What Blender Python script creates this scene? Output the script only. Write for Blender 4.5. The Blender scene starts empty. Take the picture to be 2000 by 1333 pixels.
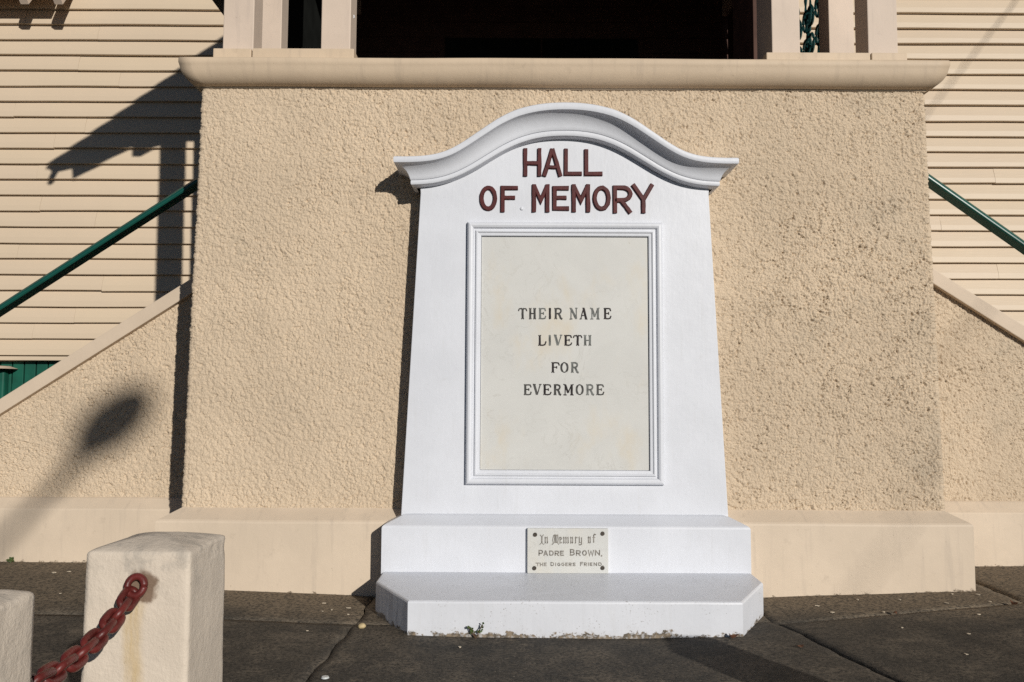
import bpy, bmesh, math, random
import numpy as np
from mathutils import Vector, Matrix, noise as mnoise

random.seed(7)
scene = bpy.context.scene
R = math.radians

# ------------------------------------------------------------------ camera, sky, sun, exposure
LENS_F, PITCH, ROLL = 1614.0, R(4.0), R(0.25)
CAM = Vector((-0.31, -5.0, 1.22))
cam_d = bpy.data.cameras.new('camera')
cam_d.sensor_width = 36.0
cam_d.lens = LENS_F / 2000.0 * 36.0
cam_d.clip_start, cam_d.clip_end = 0.05, 3000.0
cam = bpy.data.objects.new('camera', cam_d)
scene.collection.objects.link(cam)
cam.matrix_world = Matrix.Translation(CAM) @ Matrix.Rotation(R(90) + PITCH, 4, 'X') @ Matrix.Rotation(ROLL, 4, 'Z')
scene.camera = cam

SUN_DIR = Vector((-0.54, 1.0, -0.39)).normalized()       # the way the light travels
world = bpy.data.worlds.new('World')
scene.world = world
world.use_nodes = True
wn = world.node_tree
sky = wn.nodes.new('ShaderNodeTexSky')
sky.sky_type = 'NISHITA'
sky.sun_disc = False
sky.sun_elevation = math.asin(-SUN_DIR.z)
sky.sun_rotation = math.atan2(-SUN_DIR.x, -SUN_DIR.y)
sky.altitude = 2000.0
sky.air_density, sky.dust_density, sky.ozone_density = 0.7, 0.2, 1.0
bg = wn.nodes['Background']
bg.inputs['Strength'].default_value = 0.05
wn.links.new(sky.outputs[0], bg.inputs['Color'])

sun_d = bpy.data.lights.new('sun', 'SUN')
sun_d.energy = 5.0
sun_d.angle = R(0.53)
sun_d.color = (1.0, 0.955, 0.88)
sun = bpy.data.objects.new('sun', sun_d)
scene.collection.objects.link(sun)
sun.location = (6, -12, 9)
sun.rotation_euler = SUN_DIR.to_track_quat('-Z', 'Y').to_euler()

scene.view_settings.view_transform = 'Standard'
scene.view_settings.look = 'None'
scene.view_settings.exposure = -0.37
scene.view_settings.gamma = 1.0
scene.render.engine = 'CYCLES'
scene.cycles.max_bounces = 6
scene.cycles.use_adaptive_sampling = False
scene.cycles.use_denoising = False          # keeps the grit of the roughcast crisp
scene.cycles.sample_clamp_indirect = 4.0

# ------------------------------------------------------------------ measuring aid: point of a wall plane y seen along a line of sight
def un(px, py, y):
    u, v = (px - 1000.0) / LENS_F, (666.5 - py) / LENS_F
    c, s = math.cos(ROLL), math.sin(ROLL)
    u, v = u * c - v * s, u * s + v * c
    dy = math.cos(PITCH) - v * math.sin(PITCH)
    dz = math.sin(PITCH) + v * math.cos(PITCH)
    t = (y - CAM.y) / dy
    return CAM.x + u * t, CAM.z + dz * t

# ------------------------------------------------------------------ object helpers
col = scene.collection
BASE = {}

def thing(name, base, label, cat, group=None):
    o = bpy.data.objects.new(name, None)
    o.empty_display_size = 0.2
    col.objects.link(o)
    o.location = base
    BASE[o] = Vector(base)
    o['label'] = label
    o['category'] = cat
    if group:
        o['group'] = group
    return o

def mesh_obj(name, verts, faces, m, parent=None, smooth=False, label=None, cat=None, group=None, kind=None):
    base = BASE.get(parent, Vector((0, 0, 0))) if parent else Vector((0, 0, 0))
    me = bpy.data.meshes.new(name)
    vv = np.asarray(verts, dtype=np.float64).reshape(-1, 3) - np.array(base)
    if isinstance(faces, np.ndarray) and len(faces) > 3000:
        nf = len(faces)
        me.vertices.add(len(vv)); me.vertices.foreach_set('co', vv.astype(np.float32).ravel())
        me.loops.add(nf * 4); me.loops.foreach_set('vertex_index', faces.astype(np.int32).ravel())
        me.polygons.add(nf); me.polygons.foreach_set('loop_start', np.arange(0, nf * 4, 4, dtype=np.int32))
        me.update(calc_edges=True)
    else:
        me.from_pydata(vv.tolist(), [], faces if isinstance(faces, list) else faces.tolist())
        me.update()
    if smooth:
        me.polygons.foreach_set('use_smooth', [True] * len(me.polygons))
    if m:
        me.materials.append(m)
    o = bpy.data.objects.new(name, me)
    col.objects.link(o)
    if parent:
        o.parent = parent
        BASE[o] = base
    else:
        BASE[o] = Vector((0, 0, 0))
    if label: o['label'] = label
    if cat: o['category'] = cat
    if group: o['group'] = group
    if kind: o['kind'] = kind
    return o

def from_bm(name, bm, m, parent=None, smooth=False, **kw):
    bm.verts.ensure_lookup_table()
    bm.verts.index_update()
    v = [tuple(p.co) for p in bm.verts]
    f = [[q.index for q in fa.verts] for fa in bm.faces]
    bm.free()
    return mesh_obj(name, v, f, m, parent, smooth, **kw)

def bm_box(bm, x0, x1, y0, y1, z0, z1, bev=0.0, seg=2):
    vs = [bm.verts.new((x, y, z)) for x in (x0, x1) for y in (y0, y1) for z in (z0, z1)]
    idx = [(0, 1, 3, 2), (4, 6, 7, 5), (0, 4, 5, 1), (2, 3, 7, 6), (0, 2, 6, 4), (1, 5, 7, 3)]
    fs = [bm.faces.new([vs[i] for i in f]) for f in idx]
    bmesh.ops.recalc_face_normals(bm, faces=fs)
    if bev:
        es = list({e for f in fs for e in f.edges})
        bmesh.ops.bevel(bm, geom=es, offset=bev, segments=seg, profile=0.6, affect='EDGES')

def box(name, x0, x1, y0, y1, z0, z1, m, parent=None, bev=0.004, **kw):
    bm = bmesh.new()
    bm_box(bm, x0, x1, y0, y1, z0, z1, bev)
    return from_bm(name, bm, m, parent, **kw)

def prism_xz(name, pts, y0, y1, m, parent=None, bev=0.0, **kw):
    """outline in x,z given a thickness from y0 (front) to y1 (back)"""
    bm = bmesh.new()
    a = [bm.verts.new((x, y0, z)) for x, z in pts]
    b = [bm.verts.new((x, y1, z)) for x, z in pts]
    n = len(pts)
    fs = [bm.faces.new(a), bm.faces.new(b[::-1])]
    for i in range(n):
        fs.append(bm.faces.new((a[i], b[i], b[(i + 1) % n], a[(i + 1) % n])))
    bmesh.ops.recalc_face_normals(bm, faces=fs)
    if bev:
        es = [e for e in fs[0].edges]
        bmesh.ops.bevel(bm, geom=es, offset=bev, segments=2, profile=0.6, affect='EDGES')
    return from_bm(name, bm, m, parent, **kw)

def grid_faces(nu, nv, closed_u=False):
    i = np.arange(nu if closed_u else nu - 1)
    j = np.arange(nv - 1)
    I, J = np.meshgrid(i, j, indexing='ij')
    I2 = (I + 1) % nu
    f = np.stack([I * nv + J, I2 * nv + J, I2 * nv + J + 1, I * nv + J + 1], -1).reshape(-1, 4)
    return f

def tube(bm, pts, r, n=8, taper=None):
    pts = [Vector(p) for p in pts]
    rings = []
    up = Vector((0, 0, 1))
    for k, p in enumerate(pts):
        t = (pts[min(k + 1, len(pts) - 1)] - pts[max(k - 1, 0)]).normalized()
        a = t.cross(up)
        if a.length < 1e-4: a = t.cross(Vector((1, 0, 0)))
        a.normalize()
        b = a.cross(t).normalized()
        rr = r if taper is None else taper[k]
        rings.append([bm.verts.new(p + (a * math.cos(2 * math.pi * i / n) + b * math.sin(2 * math.pi * i / n)) * rr) for i in range(n)])
    for k in range(len(pts) - 1):
        for i in range(n):
            bm.faces.new((rings[k][i], rings[k][(i + 1) % n], rings[k + 1][(i + 1) % n], rings[k + 1][i]))
    bm.faces.new(rings[0][::-1]); bm.faces.new(rings[-1])

# ------------------------------------------------------------------ numpy noise
def h2(i, j, seed):
    n = (i.astype(np.int64) * 374761393 + j.astype(np.int64) * 668265263 + seed * 974634721) & 0xffffffff
    n = ((n ^ (n >> 13)) * 1274126177) & 0xffffffff
    n = n ^ (n >> 16)
    return (n & 0xffffff) / float(0x1000000)

def vnoise(x, y, seed=0):
    i, j = np.floor(x), np.floor(y)
    fx, fy = x - i, y - j
    fx = fx * fx * (3 - 2 * fx); fy = fy * fy * (3 - 2 * fy)
    a, b = h2(i, j, seed), h2(i + 1, j, seed)
    c, d = h2(i, j + 1, seed), h2(i + 1, j + 1, seed)
    return (a * (1 - fx) + b * fx) * (1 - fy) + (c * (1 - fx) + d * fx) * fy

def blobs(x, y, seed, r0=0.42, r1=0.30, e=0.5):
    """thrown grains: the highest of the nearby random discs, gaps left between them"""
    i, j = np.floor(x), np.floor(y)
    best = np.zeros_like(x)
    for di in (-1, 0, 1):
        for dj in (-1, 0, 1):
            ci, cj = i + di, j + dj
            dx = x - (ci + h2(ci, cj, seed)); dy = y - (cj + h2(ci, cj, seed + 1))
            hgt = 0.35 + 0.65 * h2(ci, cj, seed + 2)
            rad = r0 + r1 * h2(ci, cj, seed + 3)
            ang = h2(ci, cj, seed + 4) * 3.14
            ca, sa = np.cos(ang), np.sin(ang)
            u = dx * ca + dy * sa; v = dy * ca - dx * sa
            d2 = (u * u + 1.6 * v * v) / (rad * rad)
            best = np.maximum(best, hgt * np.clip(1 - d2, 0, 1) ** e)
    return best

def roughcast(u, v, seed, amp=1.0):
    wu = u + 0.008 * (vnoise(u * 55, v * 55, seed + 11) - 0.5)
    wv = v + 0.008 * (vnoise(u * 55, v * 55, seed + 12) - 0.5)
    big = blobs(wu / 0.028, wv / 0.028, seed, 0.5, 0.35, 0.45)
    small = blobs(wu / 0.0125, wv / 0.0125, seed + 20, 0.42, 0.3, 0.5)
    patch = vnoise(u * 2.3, v * 2.3, seed + 30) * 0.55 + vnoise(u * 7, v * 7, seed + 33) * 0.45
    n1 = vnoise(u * 64 + 8 * v, v * 64 - 14 * u, seed + 50) * 0.7 + vnoise(u * 125, v * 125, seed + 51) * 0.3
    crev = np.clip(1 - np.abs(n1 - 0.5) * 9, 0, 1)
    m = np.clip((vnoise(u * 31, v * 31, seed + 52) - 0.30) / 0.25, 0, 1)
    m2 = np.clip((vnoise(u * 70, v * 70, seed + 53) - 0.30) / 0.3, 0, 1)
    rgh = 1.0 + 0.30 * np.clip(u / 2.2, -1, 1)
    h = 0.0050 * big + 0.0050 * small * (0.5 + patch) - 0.012 * crev * m * m2 * (0.45 + 0.9 * patch) * rgh + 0.004 * vnoise(u * 14, v * 14, seed + 31)
    h = h + 0.0055 * rgh * (h2(np.floor(u * 230), np.floor(v * 230), seed + 60) - 0.5)
    return h * amp

# ------------------------------------------------------------------ materials
class NT:
    def __init__(s, name, rough=0.6, spec=0.35):
        s.m = bpy.data.materials.new(name); s.m.use_nodes = True
        s.t = s.m.node_tree
        s.b = s.t.nodes['Principled BSDF']
        s.b.inputs['Roughness'].default_value = rough
        s.b.inputs['Specular IOR Level'].default_value = spec
        g = s.t.nodes.new('ShaderNodeNewGeometry')
        s.pos = g.outputs['Position']
    def n(s, ty, **kw):
        x = s.t.nodes.new(ty)
        for k, v in kw.items(): setattr(x, k, v)
        return x
    def lk(s, a, b): s.t.links.new(a, b)
    def val(s, sock, v):
        if isinstance(v, (int, float, tuple, list)): sock.default_value = v
        else: s.lk(v, sock)
    def noise(s, scale, detail=4, rough=0.55, off=(0, 0, 0), stretch=(1, 1, 1), dist=0.0):
        mp = s.n('ShaderNodeMapping'); mp.inputs['Location'].default_value = off
        mp.inputs['Scale'].default_value = stretch
        s.lk(s.pos, mp.inputs['Vector'])
        x = s.n('ShaderNodeTexNoise')
        x.inputs['Scale'].default_value = scale; x.inputs['Detail'].default_value = detail
        x.inputs['Roughness'].default_value = rough; x.inputs['Distortion'].default_value = dist
        s.lk(mp.outputs[0], x.inputs['Vector'])
        return x.outputs['Fac']
    def voro(s, scale, feature='F1', off=(0, 0, 0), stretch=(1, 1, 1)):
        mp = s.n('ShaderNodeMapping'); mp.inputs['Location'].default_value = off
        mp.inputs['Scale'].default_value = stretch
        s.lk(s.pos, mp.inputs['Vector'])
        x = s.n('ShaderNodeTexVoronoi'); x.feature = feature
        x.inputs['Scale'].default_value = scale
        s.lk(mp.outputs[0], x.inputs['Vector'])
        return x.outputs['Distance']
    def ramp(s, fac, a, b, lo=0.0, hi=1.0, smooth=True):
        x = s.n('ShaderNodeMapRange')
        if smooth: x.interpolation_type = 'SMOOTHSTEP'
        s.lk(fac, x.inputs['Value'])
        x.inputs['From Min'].default_value = a; x.inputs['From Max'].default_value = b
        x.inputs['To Min'].default_value = lo; x.inputs['To Max'].default_value = hi
        return x.outputs['Result']
    def math(s, op, a, b=0.0, c=None):
        x = s.n('ShaderNodeMath', operation=op)
        s.val(x.inputs[0], a); s.val(x.inputs[1], b)
        if c is not None: s.val(x.inputs[2], c)
        return x.outputs[0]
    def mix(s, fac, a, b):
        x = s.n('ShaderNodeMix', data_type='RGBA')
        s.val(x.inputs['Factor'], fac)
        for sock, v in ((x.inputs[6], a), (x.inputs[7], b)):
            if isinstance(v, tuple): sock.default_value = (*v[:3], 1)
            else: s.lk(v, sock)
        return x.outputs[2]
    def xyz(s):
        x = s.n('ShaderNodeSeparateXYZ'); s.lk(s.pos, x.inputs[0]); return x.outputs
    def color(s, c):
        if isinstance(c, tuple): s.b.inputs['Base Color'].default_value = (*c[:3], 1)
        else: s.lk(c, s.b.inputs['Base Color'])
    def bump(s, h, strength=0.3, dist=0.01, prev=None):
        x = s.n('ShaderNodeBump')
        x.inputs['Strength'].default_value = strength; x.inputs['Distance'].default_value = dist
        s.lk(h, x.inputs['Height'])
        if prev is not None: s.lk(prev, x.inputs['Normal'])
        s.lk(x.outputs[0], s.b.inputs['Normal'])
        return x.outputs[0]

def scale3(c, k): return tuple(min(1, v * k) for v in c)

CREAM = (0.612, 0.490, 0.357)
def make_roughcast():
    t = NT('roughcast_cream', 0.85, 0.2)
    a = t.noise(1.3, 5); b = t.noise(9, 4, off=(3, 1, 7))
    c = t.mix(t.ramp(a, 0.32, 0.68), scale3(CREAM, 0.93), scale3(CREAM, 1.05))
    c = t.mix(t.ramp(b, 0.55, 0.75, 0, 0.25), c, (0.50, 0.40, 0.29))
    g = t.math('MULTIPLY', t.ramp(t.noise(0.9, 6, 0.6, off=(9, 2, 4)), 0.52, 0.72), t.ramp(t.noise(26, 3, off=(1, 5, 2)), 0.45, 0.65))
    c = t.mix(t.math('MULTIPLY', g, 0.35), c, (0.36, 0.30, 0.22))
    # grey mildew: drifts below the ledge and over the weathered end
    x, y, z = t.xyz()
    mil = t.ramp(t.noise(1.7, 7, 0.68, off=(5, 3, 1)), 0.46, 0.70)
    where = t.math('MAXIMUM', t.ramp(x, 0.7, 2.3), t.math('MULTIPLY', t.ramp(z, 2.7, 3.15), 0.6))
    spk = t.ramp(t.noise(48, 4, 0.65, off=(2, 6, 8)), 0.36, 0.62, 0.35, 1.0)
    c = t.mix(t.math('MULTIPLY', t.math('MULTIPLY', t.math('MULTIPLY', mil, where), spk), 0.42), c, (0.33, 0.295, 0.235))
    t.color(c)
    t.bump(t.noise(120, 4, 0.7), 0.9, 0.007)
    return t.m

def make_cream_smooth(name, base, streak=True, chips=False, rough=0.6):
    t = NT(name, rough, 0.35)
    a = t.noise(2.2, 6, 0.6); b = t.noise(18, 5, 0.6, off=(2, 7, 1))
    c = t.mix(t.ramp(a, 0.35, 0.7), scale3(base, 0.94), scale3(base, 1.04))
    if streak:
        s = t.noise(7, 5, 0.6, stretch=(3.0, 1, 0.25), off=(0, 0, 3))
        c = t.mix(t.ramp(s, 0.52, 0.74, 0, 0.38), c, (base[0] * 0.70, base[1] * 0.71, base[2] * 0.74))
        c = t.mix(t.ramp(t.noise(11, 6, 0.7, off=(6, 6, 0)), 0.60, 0.72, 0, 0.22), c, scale3(base, 0.55))
    sp = t.noise(70, 2, 0.5, off=(5, 5, 5))
    c = t.mix(t.ramp(sp, 0.74, 0.78, 0, 0.5), c, (0.25, 0.19, 0.13))
    if chips:
        x, y, z = t.xyz()
        zr = t.math('SUBTRACT', z, t.math('ADD', t.math('MINIMUM', t.math('MULTIPLY', t.math('MULTIPLY', x, x), 0.0115), 0.072), 0.052))
        n_ = t.math('SUBTRACT', t.noise(14, 7, 0.72, off=(1, 0, 2), stretch=(1, 1, 1.6)), 0.5)
        edge = t.math('SUBTRACT', t.math('ADD', t.math('MULTIPLY', n_, 0.12), 0.006), zr)
        c = t.mix(t.math('MULTIPLY', t.ramp(edge, -0.004, 0.004), t.ramp(t.noise(60, 3, off=(3, 3, 3)), 0.4, 0.55, 0.3, 0.9)), c, (0.13, 0.095, 0.06))
    t.color(c)
    h = t.math('ADD', t.math('MULTIPLY', b, 1.0), t.math('MULTIPLY', t.noise(120, 2), 0.3))
    t.bump(h, 0.22, 0.006)
    return t.m

def make_white(name, dirty=False):
    t = NT(name, 0.42, 0.4)
    base = (0.632, 0.648, 0.694)
    a = t.noise(3.0, 5)
    c = t.mix(t.ramp(a, 0.35, 0.7), scale3(base, 0.965), scale3(base, 1.03))
    br = t.noise(60, 3, 0.55, stretch=(1, 1, 0.12), off=(2, 2, 2))
    c = t.mix(t.ramp(br, 0.52, 0.72, 0, 0.16), c, (0.55, 0.56, 0.58))
    run = t.noise(9, 6, 0.65, stretch=(3.2, 1, 0.22), off=(1, 4, 6))
    c = t.mix(t.ramp(run, 0.56, 0.76, 0, 0.20), c, (0.50, 0.49, 0.47))
    gr = t.noise(16, 6, 0.7, off=(7, 3, 2))
    c = t.mix(t.ramp(gr, 0.62, 0.76, 0, 0.18), c, (0.42, 0.40, 0.37))
    sp = t.noise(85, 2, 0.5, off=(8, 1, 3)); big = t.noise(5, 3, off=(3, 3, 9))
    spots = t.math('MULTIPLY', t.ramp(sp, 0.635 if dirty else 0.69, 0.68 if dirty else 0.745), t.ramp(big, 0.40, 0.60))
    c = t.mix(t.math('MULTIPLY', spots, 0.55 if dirty else 0.16), c, (0.17, 0.14, 0.11))
    if dirty:
        x, y, z = t.xyz()
        n_ = t.math('SUBTRACT', t.noise(11, 7, 0.72, off=(4, 0, 1), stretch=(1, 1, 1.5)), 0.5)
        edge = t.math('SUBTRACT', t.math('ADD', t.math('MULTIPLY', n_, 0.22), 0.074), z)
        chip = t.math('MULTIPLY', t.ramp(edge, -0.003, 0.003), t.ramp(t.noise(55, 4, 0.6, off=(7, 7, 1)), 0.38, 0.52, 0.45, 1.0))
        tone = t.mix(t.ramp(t.noise(40, 3, off=(2, 1, 8)), 0.4, 0.6), (0.055, 0.04, 0.025), (0.21, 0.155, 0.10))
        c = t.mix(chip, c, tone)
        haze = t.math('SUBTRACT', t.math('ADD', t.math('MULTIPLY', n_, 0.2), 0.085), z)
        c = t.mix(t.ramp(haze, -0.03, 0.05, 0, 0.22), c, (0.42, 0.38, 0.32))
    t.color(c)
    h = t.math('ADD', t.noise(22, 5, 0.6), t.math('MULTIPLY', br, 0.35))
    t.bump(h, 0.17, 0.006)
    return t.m

def make_paint(name, base, rough=0.45, var=0.08, bump=0.1, spec=0.4, scale=6.0, wear=None, grain=None):
    t = NT(name, rough, spec)
    a = t.noise(scale, 5)
    c = t.mix(t.ramp(a, 0.3, 0.7), scale3(base, 1 - var), scale3(base, 1 + var))
    if wear:
        w = t.noise(scale * 9, 4, 0.6, off=(3, 8, 2))
        c = t.mix(t.ramp(w, 0.62, 0.70, 0, 0.8), c, wear)
    t.color(c)
    st = grain or (1, 1, 1)
    t.bump(t.noise(scale * 7, 4, 0.6, stretch=st), bump, 0.004)
    return t.m

def make_boards():
    t = NT('weatherboard_paint', 0.5, 0.35)
    base = (0.60, 0.485, 0.355)
    oi = t.n('ShaderNodeObjectInfo')
    a = t.noise(0.9, 4)
    c = t.mix(t.ramp(a, 0.3, 0.7), scale3(base, 0.97), scale3(base, 1.03))
    c = t.mix(t.math('MULTIPLY', oi.outputs['Random'], 0.35), c, (0.58, 0.465, 0.36))
    gr = t.noise(10, 5, 0.6, stretch=(0.5, 3, 9))
    c = t.mix(t.ramp(gr, 0.6, 0.8, 0, 0.10), c, (0.40, 0.31, 0.22))
    t.color(c)
    h = t.math('ADD', t.noise(9, 4, 0.6, stretch=(0.6, 2, 7)), t.math('MULTIPLY', t.noise(4, 2), 1.2))
    t.bump(h, 0.18, 0.01)
    return t.m

def make_concrete():
    t = NT('dark_concrete', 0.8, 0.3)
    x, y, z = t.xyz()
    oi = t.n('ShaderNodeObjectInfo')
    big = t.noise(1.1, 6, 0.6); mid = t.noise(5, 6, 0.65, off=(4, 4, 0)); fine = t.noise(60, 4, 0.6, off=(1, 1, 1))
    dark, brown, pale = (0.040, 0.035, 0.029), (0.135, 0.110, 0.082), (0.25, 0.20, 0.145)
    c = t.mix(t.ramp(mid, 0.3, 0.72), dark, brown)
    c = t.mix(t.ramp(big, 0.45, 0.68, 0, 0.75), c, dark)
    near = t.math('ADD', y, t.math('MULTIPLY', t.noise(2.4, 5, 0.6, off=(2, 9, 3)), 0.9))
    c = t.mix(t.ramp(near, -0.35, 0.15, 0, 0.75), c, (0.235, 0.18, 0.12))
    c = t.mix(t.math('MULTIPLY', t.ramp(t.noise(3.3, 5, 0.7, off=(7, 2, 0)), 0.58, 0.70), 0.5), c, pale)
    c = t.mix(t.ramp(fine, 0.34, 0.60, 0.85, 0.0), c, (0.016, 0.015, 0.013))
    c = t.mix(t.ramp(t.noise(110, 4, 0.75, off=(6, 2, 2)), 0.56, 0.70, 0, 0.5), c, (0.27, 0.235, 0.19))
    fl = t.voro(34, off=(3, 1, 0)); fm = t.noise(19, 2, off=(0, 3, 5))
    flecks = t.math('MULTIPLY', t.ramp(fl, 0.10, 0.05), t.ramp(fm, 0.60, 0.66))
    c = t.mix(t.math('MULTIPLY', flecks, 0.7), c, (0.42, 0.36, 0.27))
    t.color(c)
    h = t.math('ADD', t.math('MULTIPLY', mid, 0.7), t.math('MULTIPLY', t.noise(150, 3, 0.6), 0.45))
    t.bump(h, 0.45, 0.008)
    return t.m

def make_marble(name, base, vein, stain, rough=0.35):
    t = NT(name, rough, 0.4)
    a = t.noise(3.2, 6, 0.6, dist=0.6); v = t.noise(4.5, 8, 0.65, off=(2, 0, 5), dist=1.1)
    vv = t.math('ABSOLUTE', t.math('SUBTRACT', v, 0.5))
    c = t.mix(t.ramp(a, 0.3, 0.7), scale3(base, 0.96), scale3(base, 1.03))
    m = t.math('MULTIPLY', t.ramp(vv, 0.014, 0.0), t.ramp(t.noise(2.4, 3, off=(8, 2, 1)), 0.38, 0.60))
    c = t.mix(t.math('MULTIPLY', m, 0.24), c, vein)
    s = t.noise(2.1, 6, 0.62, off=(1, 3, 6), stretch=(1.6, 1, 0.8))
    c = t.mix(t.ramp(s, 0.50, 0.72, 0, 0.6), c, stain)
    d = t.noise(38, 3, 0.5, off=(9, 9, 2))
    c = t.mix(t.ramp(d, 0.72, 0.77, 0, 0.5), c, vein)
    t.color(c)
    t.bump(t.noise(30, 4), 0.05, 0.003)
    return t.m

def make_bollard(name, x0, y0, zt, rust):
    t = NT(name, 0.7, 0.25)
    base = (0.63, 0.545, 0.45)
    x, y, z = t.xyz()
    a = t.noise(6, 6, 0.6, off=(x0, y0, 0))
    c = t.mix(t.ramp(a, 0.35, 0.7), scale3(base, 0.93), scale3(base, 1.05))
    gm = t.noise(17, 6, 0.68, off=(y0 * 3, 2, 1))
    top = t.ramp(z, zt - 0.13, zt - 0.01)
    c = t.mix(t.math('MULTIPLY', t.math('MULTIPLY', t.ramp(gm, 0.47, 0.66), top), 0.42), c, (0.25, 0.235, 0.21))
    c = t.mix(t.ramp(t.noise(60, 3, off=(1, 2, 1)), 0.70, 0.76, 0, 0.4), c, (0.24, 0.21, 0.18))
    if rust:
        # run of rust below the eye of the chain, and the broken plaster round it
        sx = t.math('ADD', x, t.math('MULTIPLY', t.math('SUBTRACT', t.noise(9, 3, off=(0, 4, 0), stretch=(0.3, 1, 1)), 0.5), 0.03))
        dx = t.math('ABSOLUTE', t.math('SUBTRACT', sx, -1.112))
        st = t.math('MULTIPLY', t.ramp(dx, 0.030, 0.004), t.ramp(z, 0.80, 0.77))
        c = t.mix(t.math('MULTIPLY', st, t.ramp(t.noise(20, 4, stretch=(4, 1, 0.5)), 0.25, 0.7, 0.25, 0.75)), c, (0.50, 0.36, 0.17))
        dz = t.math('SUBTRACT', z, 0.815)
        rr = t.math('SQRT', t.math('ADD', t.math('POWER', t.math('SUBTRACT', x, -1.098), 2), t.math('POWER', dz, 2)))
        rr = t.math('ADD', rr, t.math('MULTIPLY', t.math('SUBTRACT', t.noise(45, 4), 0.5), 0.03))
        c = t.mix(t.ramp(rr, 0.040, 0.026, 0, 0.85), c, (0.14, 0.08, 0.045))
    t.color(c)
    h = t.math('ADD', t.noise(34, 6, 0.7), t.math('MULTIPLY', t.noise(110, 4, 0.7), 0.6))
    t.bump(h, 0.38, 0.008)
    return t.m

def make_foliage(name, base):
    t = NT(name, 0.6, 0.3)
    t.color(t.mix(t.noise(40, 2), scale3(base, 0.6), scale3(base, 1.4)))
    return t.m

M = dict(
    rough=make_roughcast(),
    moulding=make_cream_smooth('cream_moulding', (0.57, 0.45, 0.325), True),
    plinth=make_cream_smooth('cream_plinth', (0.615, 0.505, 0.388), True, True),
    coping=make_cream_smooth('cream_coping', (0.58, 0.47, 0.36), False),
    post=make_cream_smooth('cream_post', (0.60, 0.49, 0.40), True),
    board=make_boards(),
    white=make_white('white_gloss'), white_dirty=make_white('white_gloss_worn', True),
    maroon=make_paint('maroon_paint', (0.075, 0.012, 0.012), 0.5, 0.2, 0.25, 0.25, 18),
    chain=make_paint('red_oxide', (0.115, 0.018, 0.015), 0.42, 0.3, 0.2, 0.45, 25, wear=(0.15, 0.045, 0.035)),
    green=make_paint('green_gloss', (0.007, 0.075, 0.058), 0.33, 0.1, 0.06, 0.5),
    batten=make_paint('green_batten', (0.006, 0.085, 0.055), 0.55, 0.15, 0.2),
    lace=make_paint('green_iron', (0.010, 0.055, 0.055), 0.4, 0.2, 0.1),
    dark=make_paint('shade_tinted_timber', (0.085, 0.048, 0.038), 0.7, 0.2, 0.2, 0.1, grain=(0.3, 1, 8)),  # deep porch shade put into the colour of walls, floor and ceiling
    black=make_paint('black_door_and_shade', (0.012, 0.013, 0.012), 0.7, 0.2, 0.1, 0.1),  # door colour, also used to put shade into the left porch side
    concrete=make_concrete(),
    joint=make_paint('joint_dirt', (0.012, 0.010, 0.008), 0.95, 0.3, 0.4, 0.05, 20.0),
    earth=make_paint('ground_earth', (0.035, 0.03, 0.024), 0.95, 0.2, 0.4, 0.1, 2.0),
    step=make_paint('stair_concrete', (0.28, 0.25, 0.21), 0.85, 0.1, 0.3),
    tablet=make_marble('cream_marble', (0.575, 0.57, 0.545), (0.30, 0.28, 0.24), (0.60, 0.52, 0.39)),
    plaque=make_marble('grey_marble', (0.56, 0.56, 0.54), (0.33, 0.33, 0.32), (0.58, 0.54, 0.46)),
    ink0=make_paint('letter_black', (0.022, 0.017, 0.018), 0.6, 0.4, 0.1, 0.2, 30),
    ink1=make_paint('letter_charcoal', (0.06, 0.058, 0.055), 0.6, 0.45, 0.1, 0.2, 30),
    ink2=make_paint('letter_worn_grey', (0.13, 0.135, 0.128), 0.6, 0.4, 0.1, 0.2, 30),
    ink3=make_paint('plaque_letter_grey', (0.20, 0.185, 0.165), 0.7, 0.35, 0.1, 0.2, 40),
    screw=make_paint('rusty_screw', (0.045, 0.035, 0.026), 0.55, 0.4, 0.3, 0.4, 60),
    roof=make_paint('roof_iron', (0.22, 0.21, 0.20), 0.45, 0.1, 0.1),
    steel=make_paint('galvanised', (0.35, 0.36, 0.37), 0.4, 0.1, 0.1),
    timber=make_paint('pole_timber', (0.16, 0.12, 0.09), 0.85, 0.25, 0.4, grain=(6, 6, 0.4)),
    cable=make_paint('black_cable', (0.02, 0.02, 0.02), 0.6, 0.1, 0.05),
    flake=make_paint('pale_flake', (0.55, 0.47, 0.36), 0.7, 0.2, 0.1),
    leaf=make_paint('dead_leaf', (0.10, 0.045, 0.025), 0.7, 0.4, 0.2, 0.2, 30),
    pebble=make_paint('pale_pebble', (0.46, 0.36, 0.20), 0.6, 0.2, 0.2, 0.3, 40),
    disc=make_paint('pale_disc', (0.50, 0.52, 0.52), 0.4, 0.1, 0.1),
    weed=make_foliage('weed_green', (0.055, 0.09, 0.025)), stem=make_foliage('weed_stem', (0.09, 0.05, 0.025)),
)

# ------------------------------------------------------------------ ground
def g(x, y):
    ax = abs(x)
    s = min(1.0, ax / 3.0); s = s * s * (3 - 2 * s)
    z = 0.052 + 0.075 * s
    if y < -0.12:
        d = -0.12 - y
        z -= 0.012 * max(0.0, min(d - 0.75, 4.0))
        z -= 0.05 * s * min(1.0, max(0, d - 0.3) / 2.0)
    return z

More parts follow.
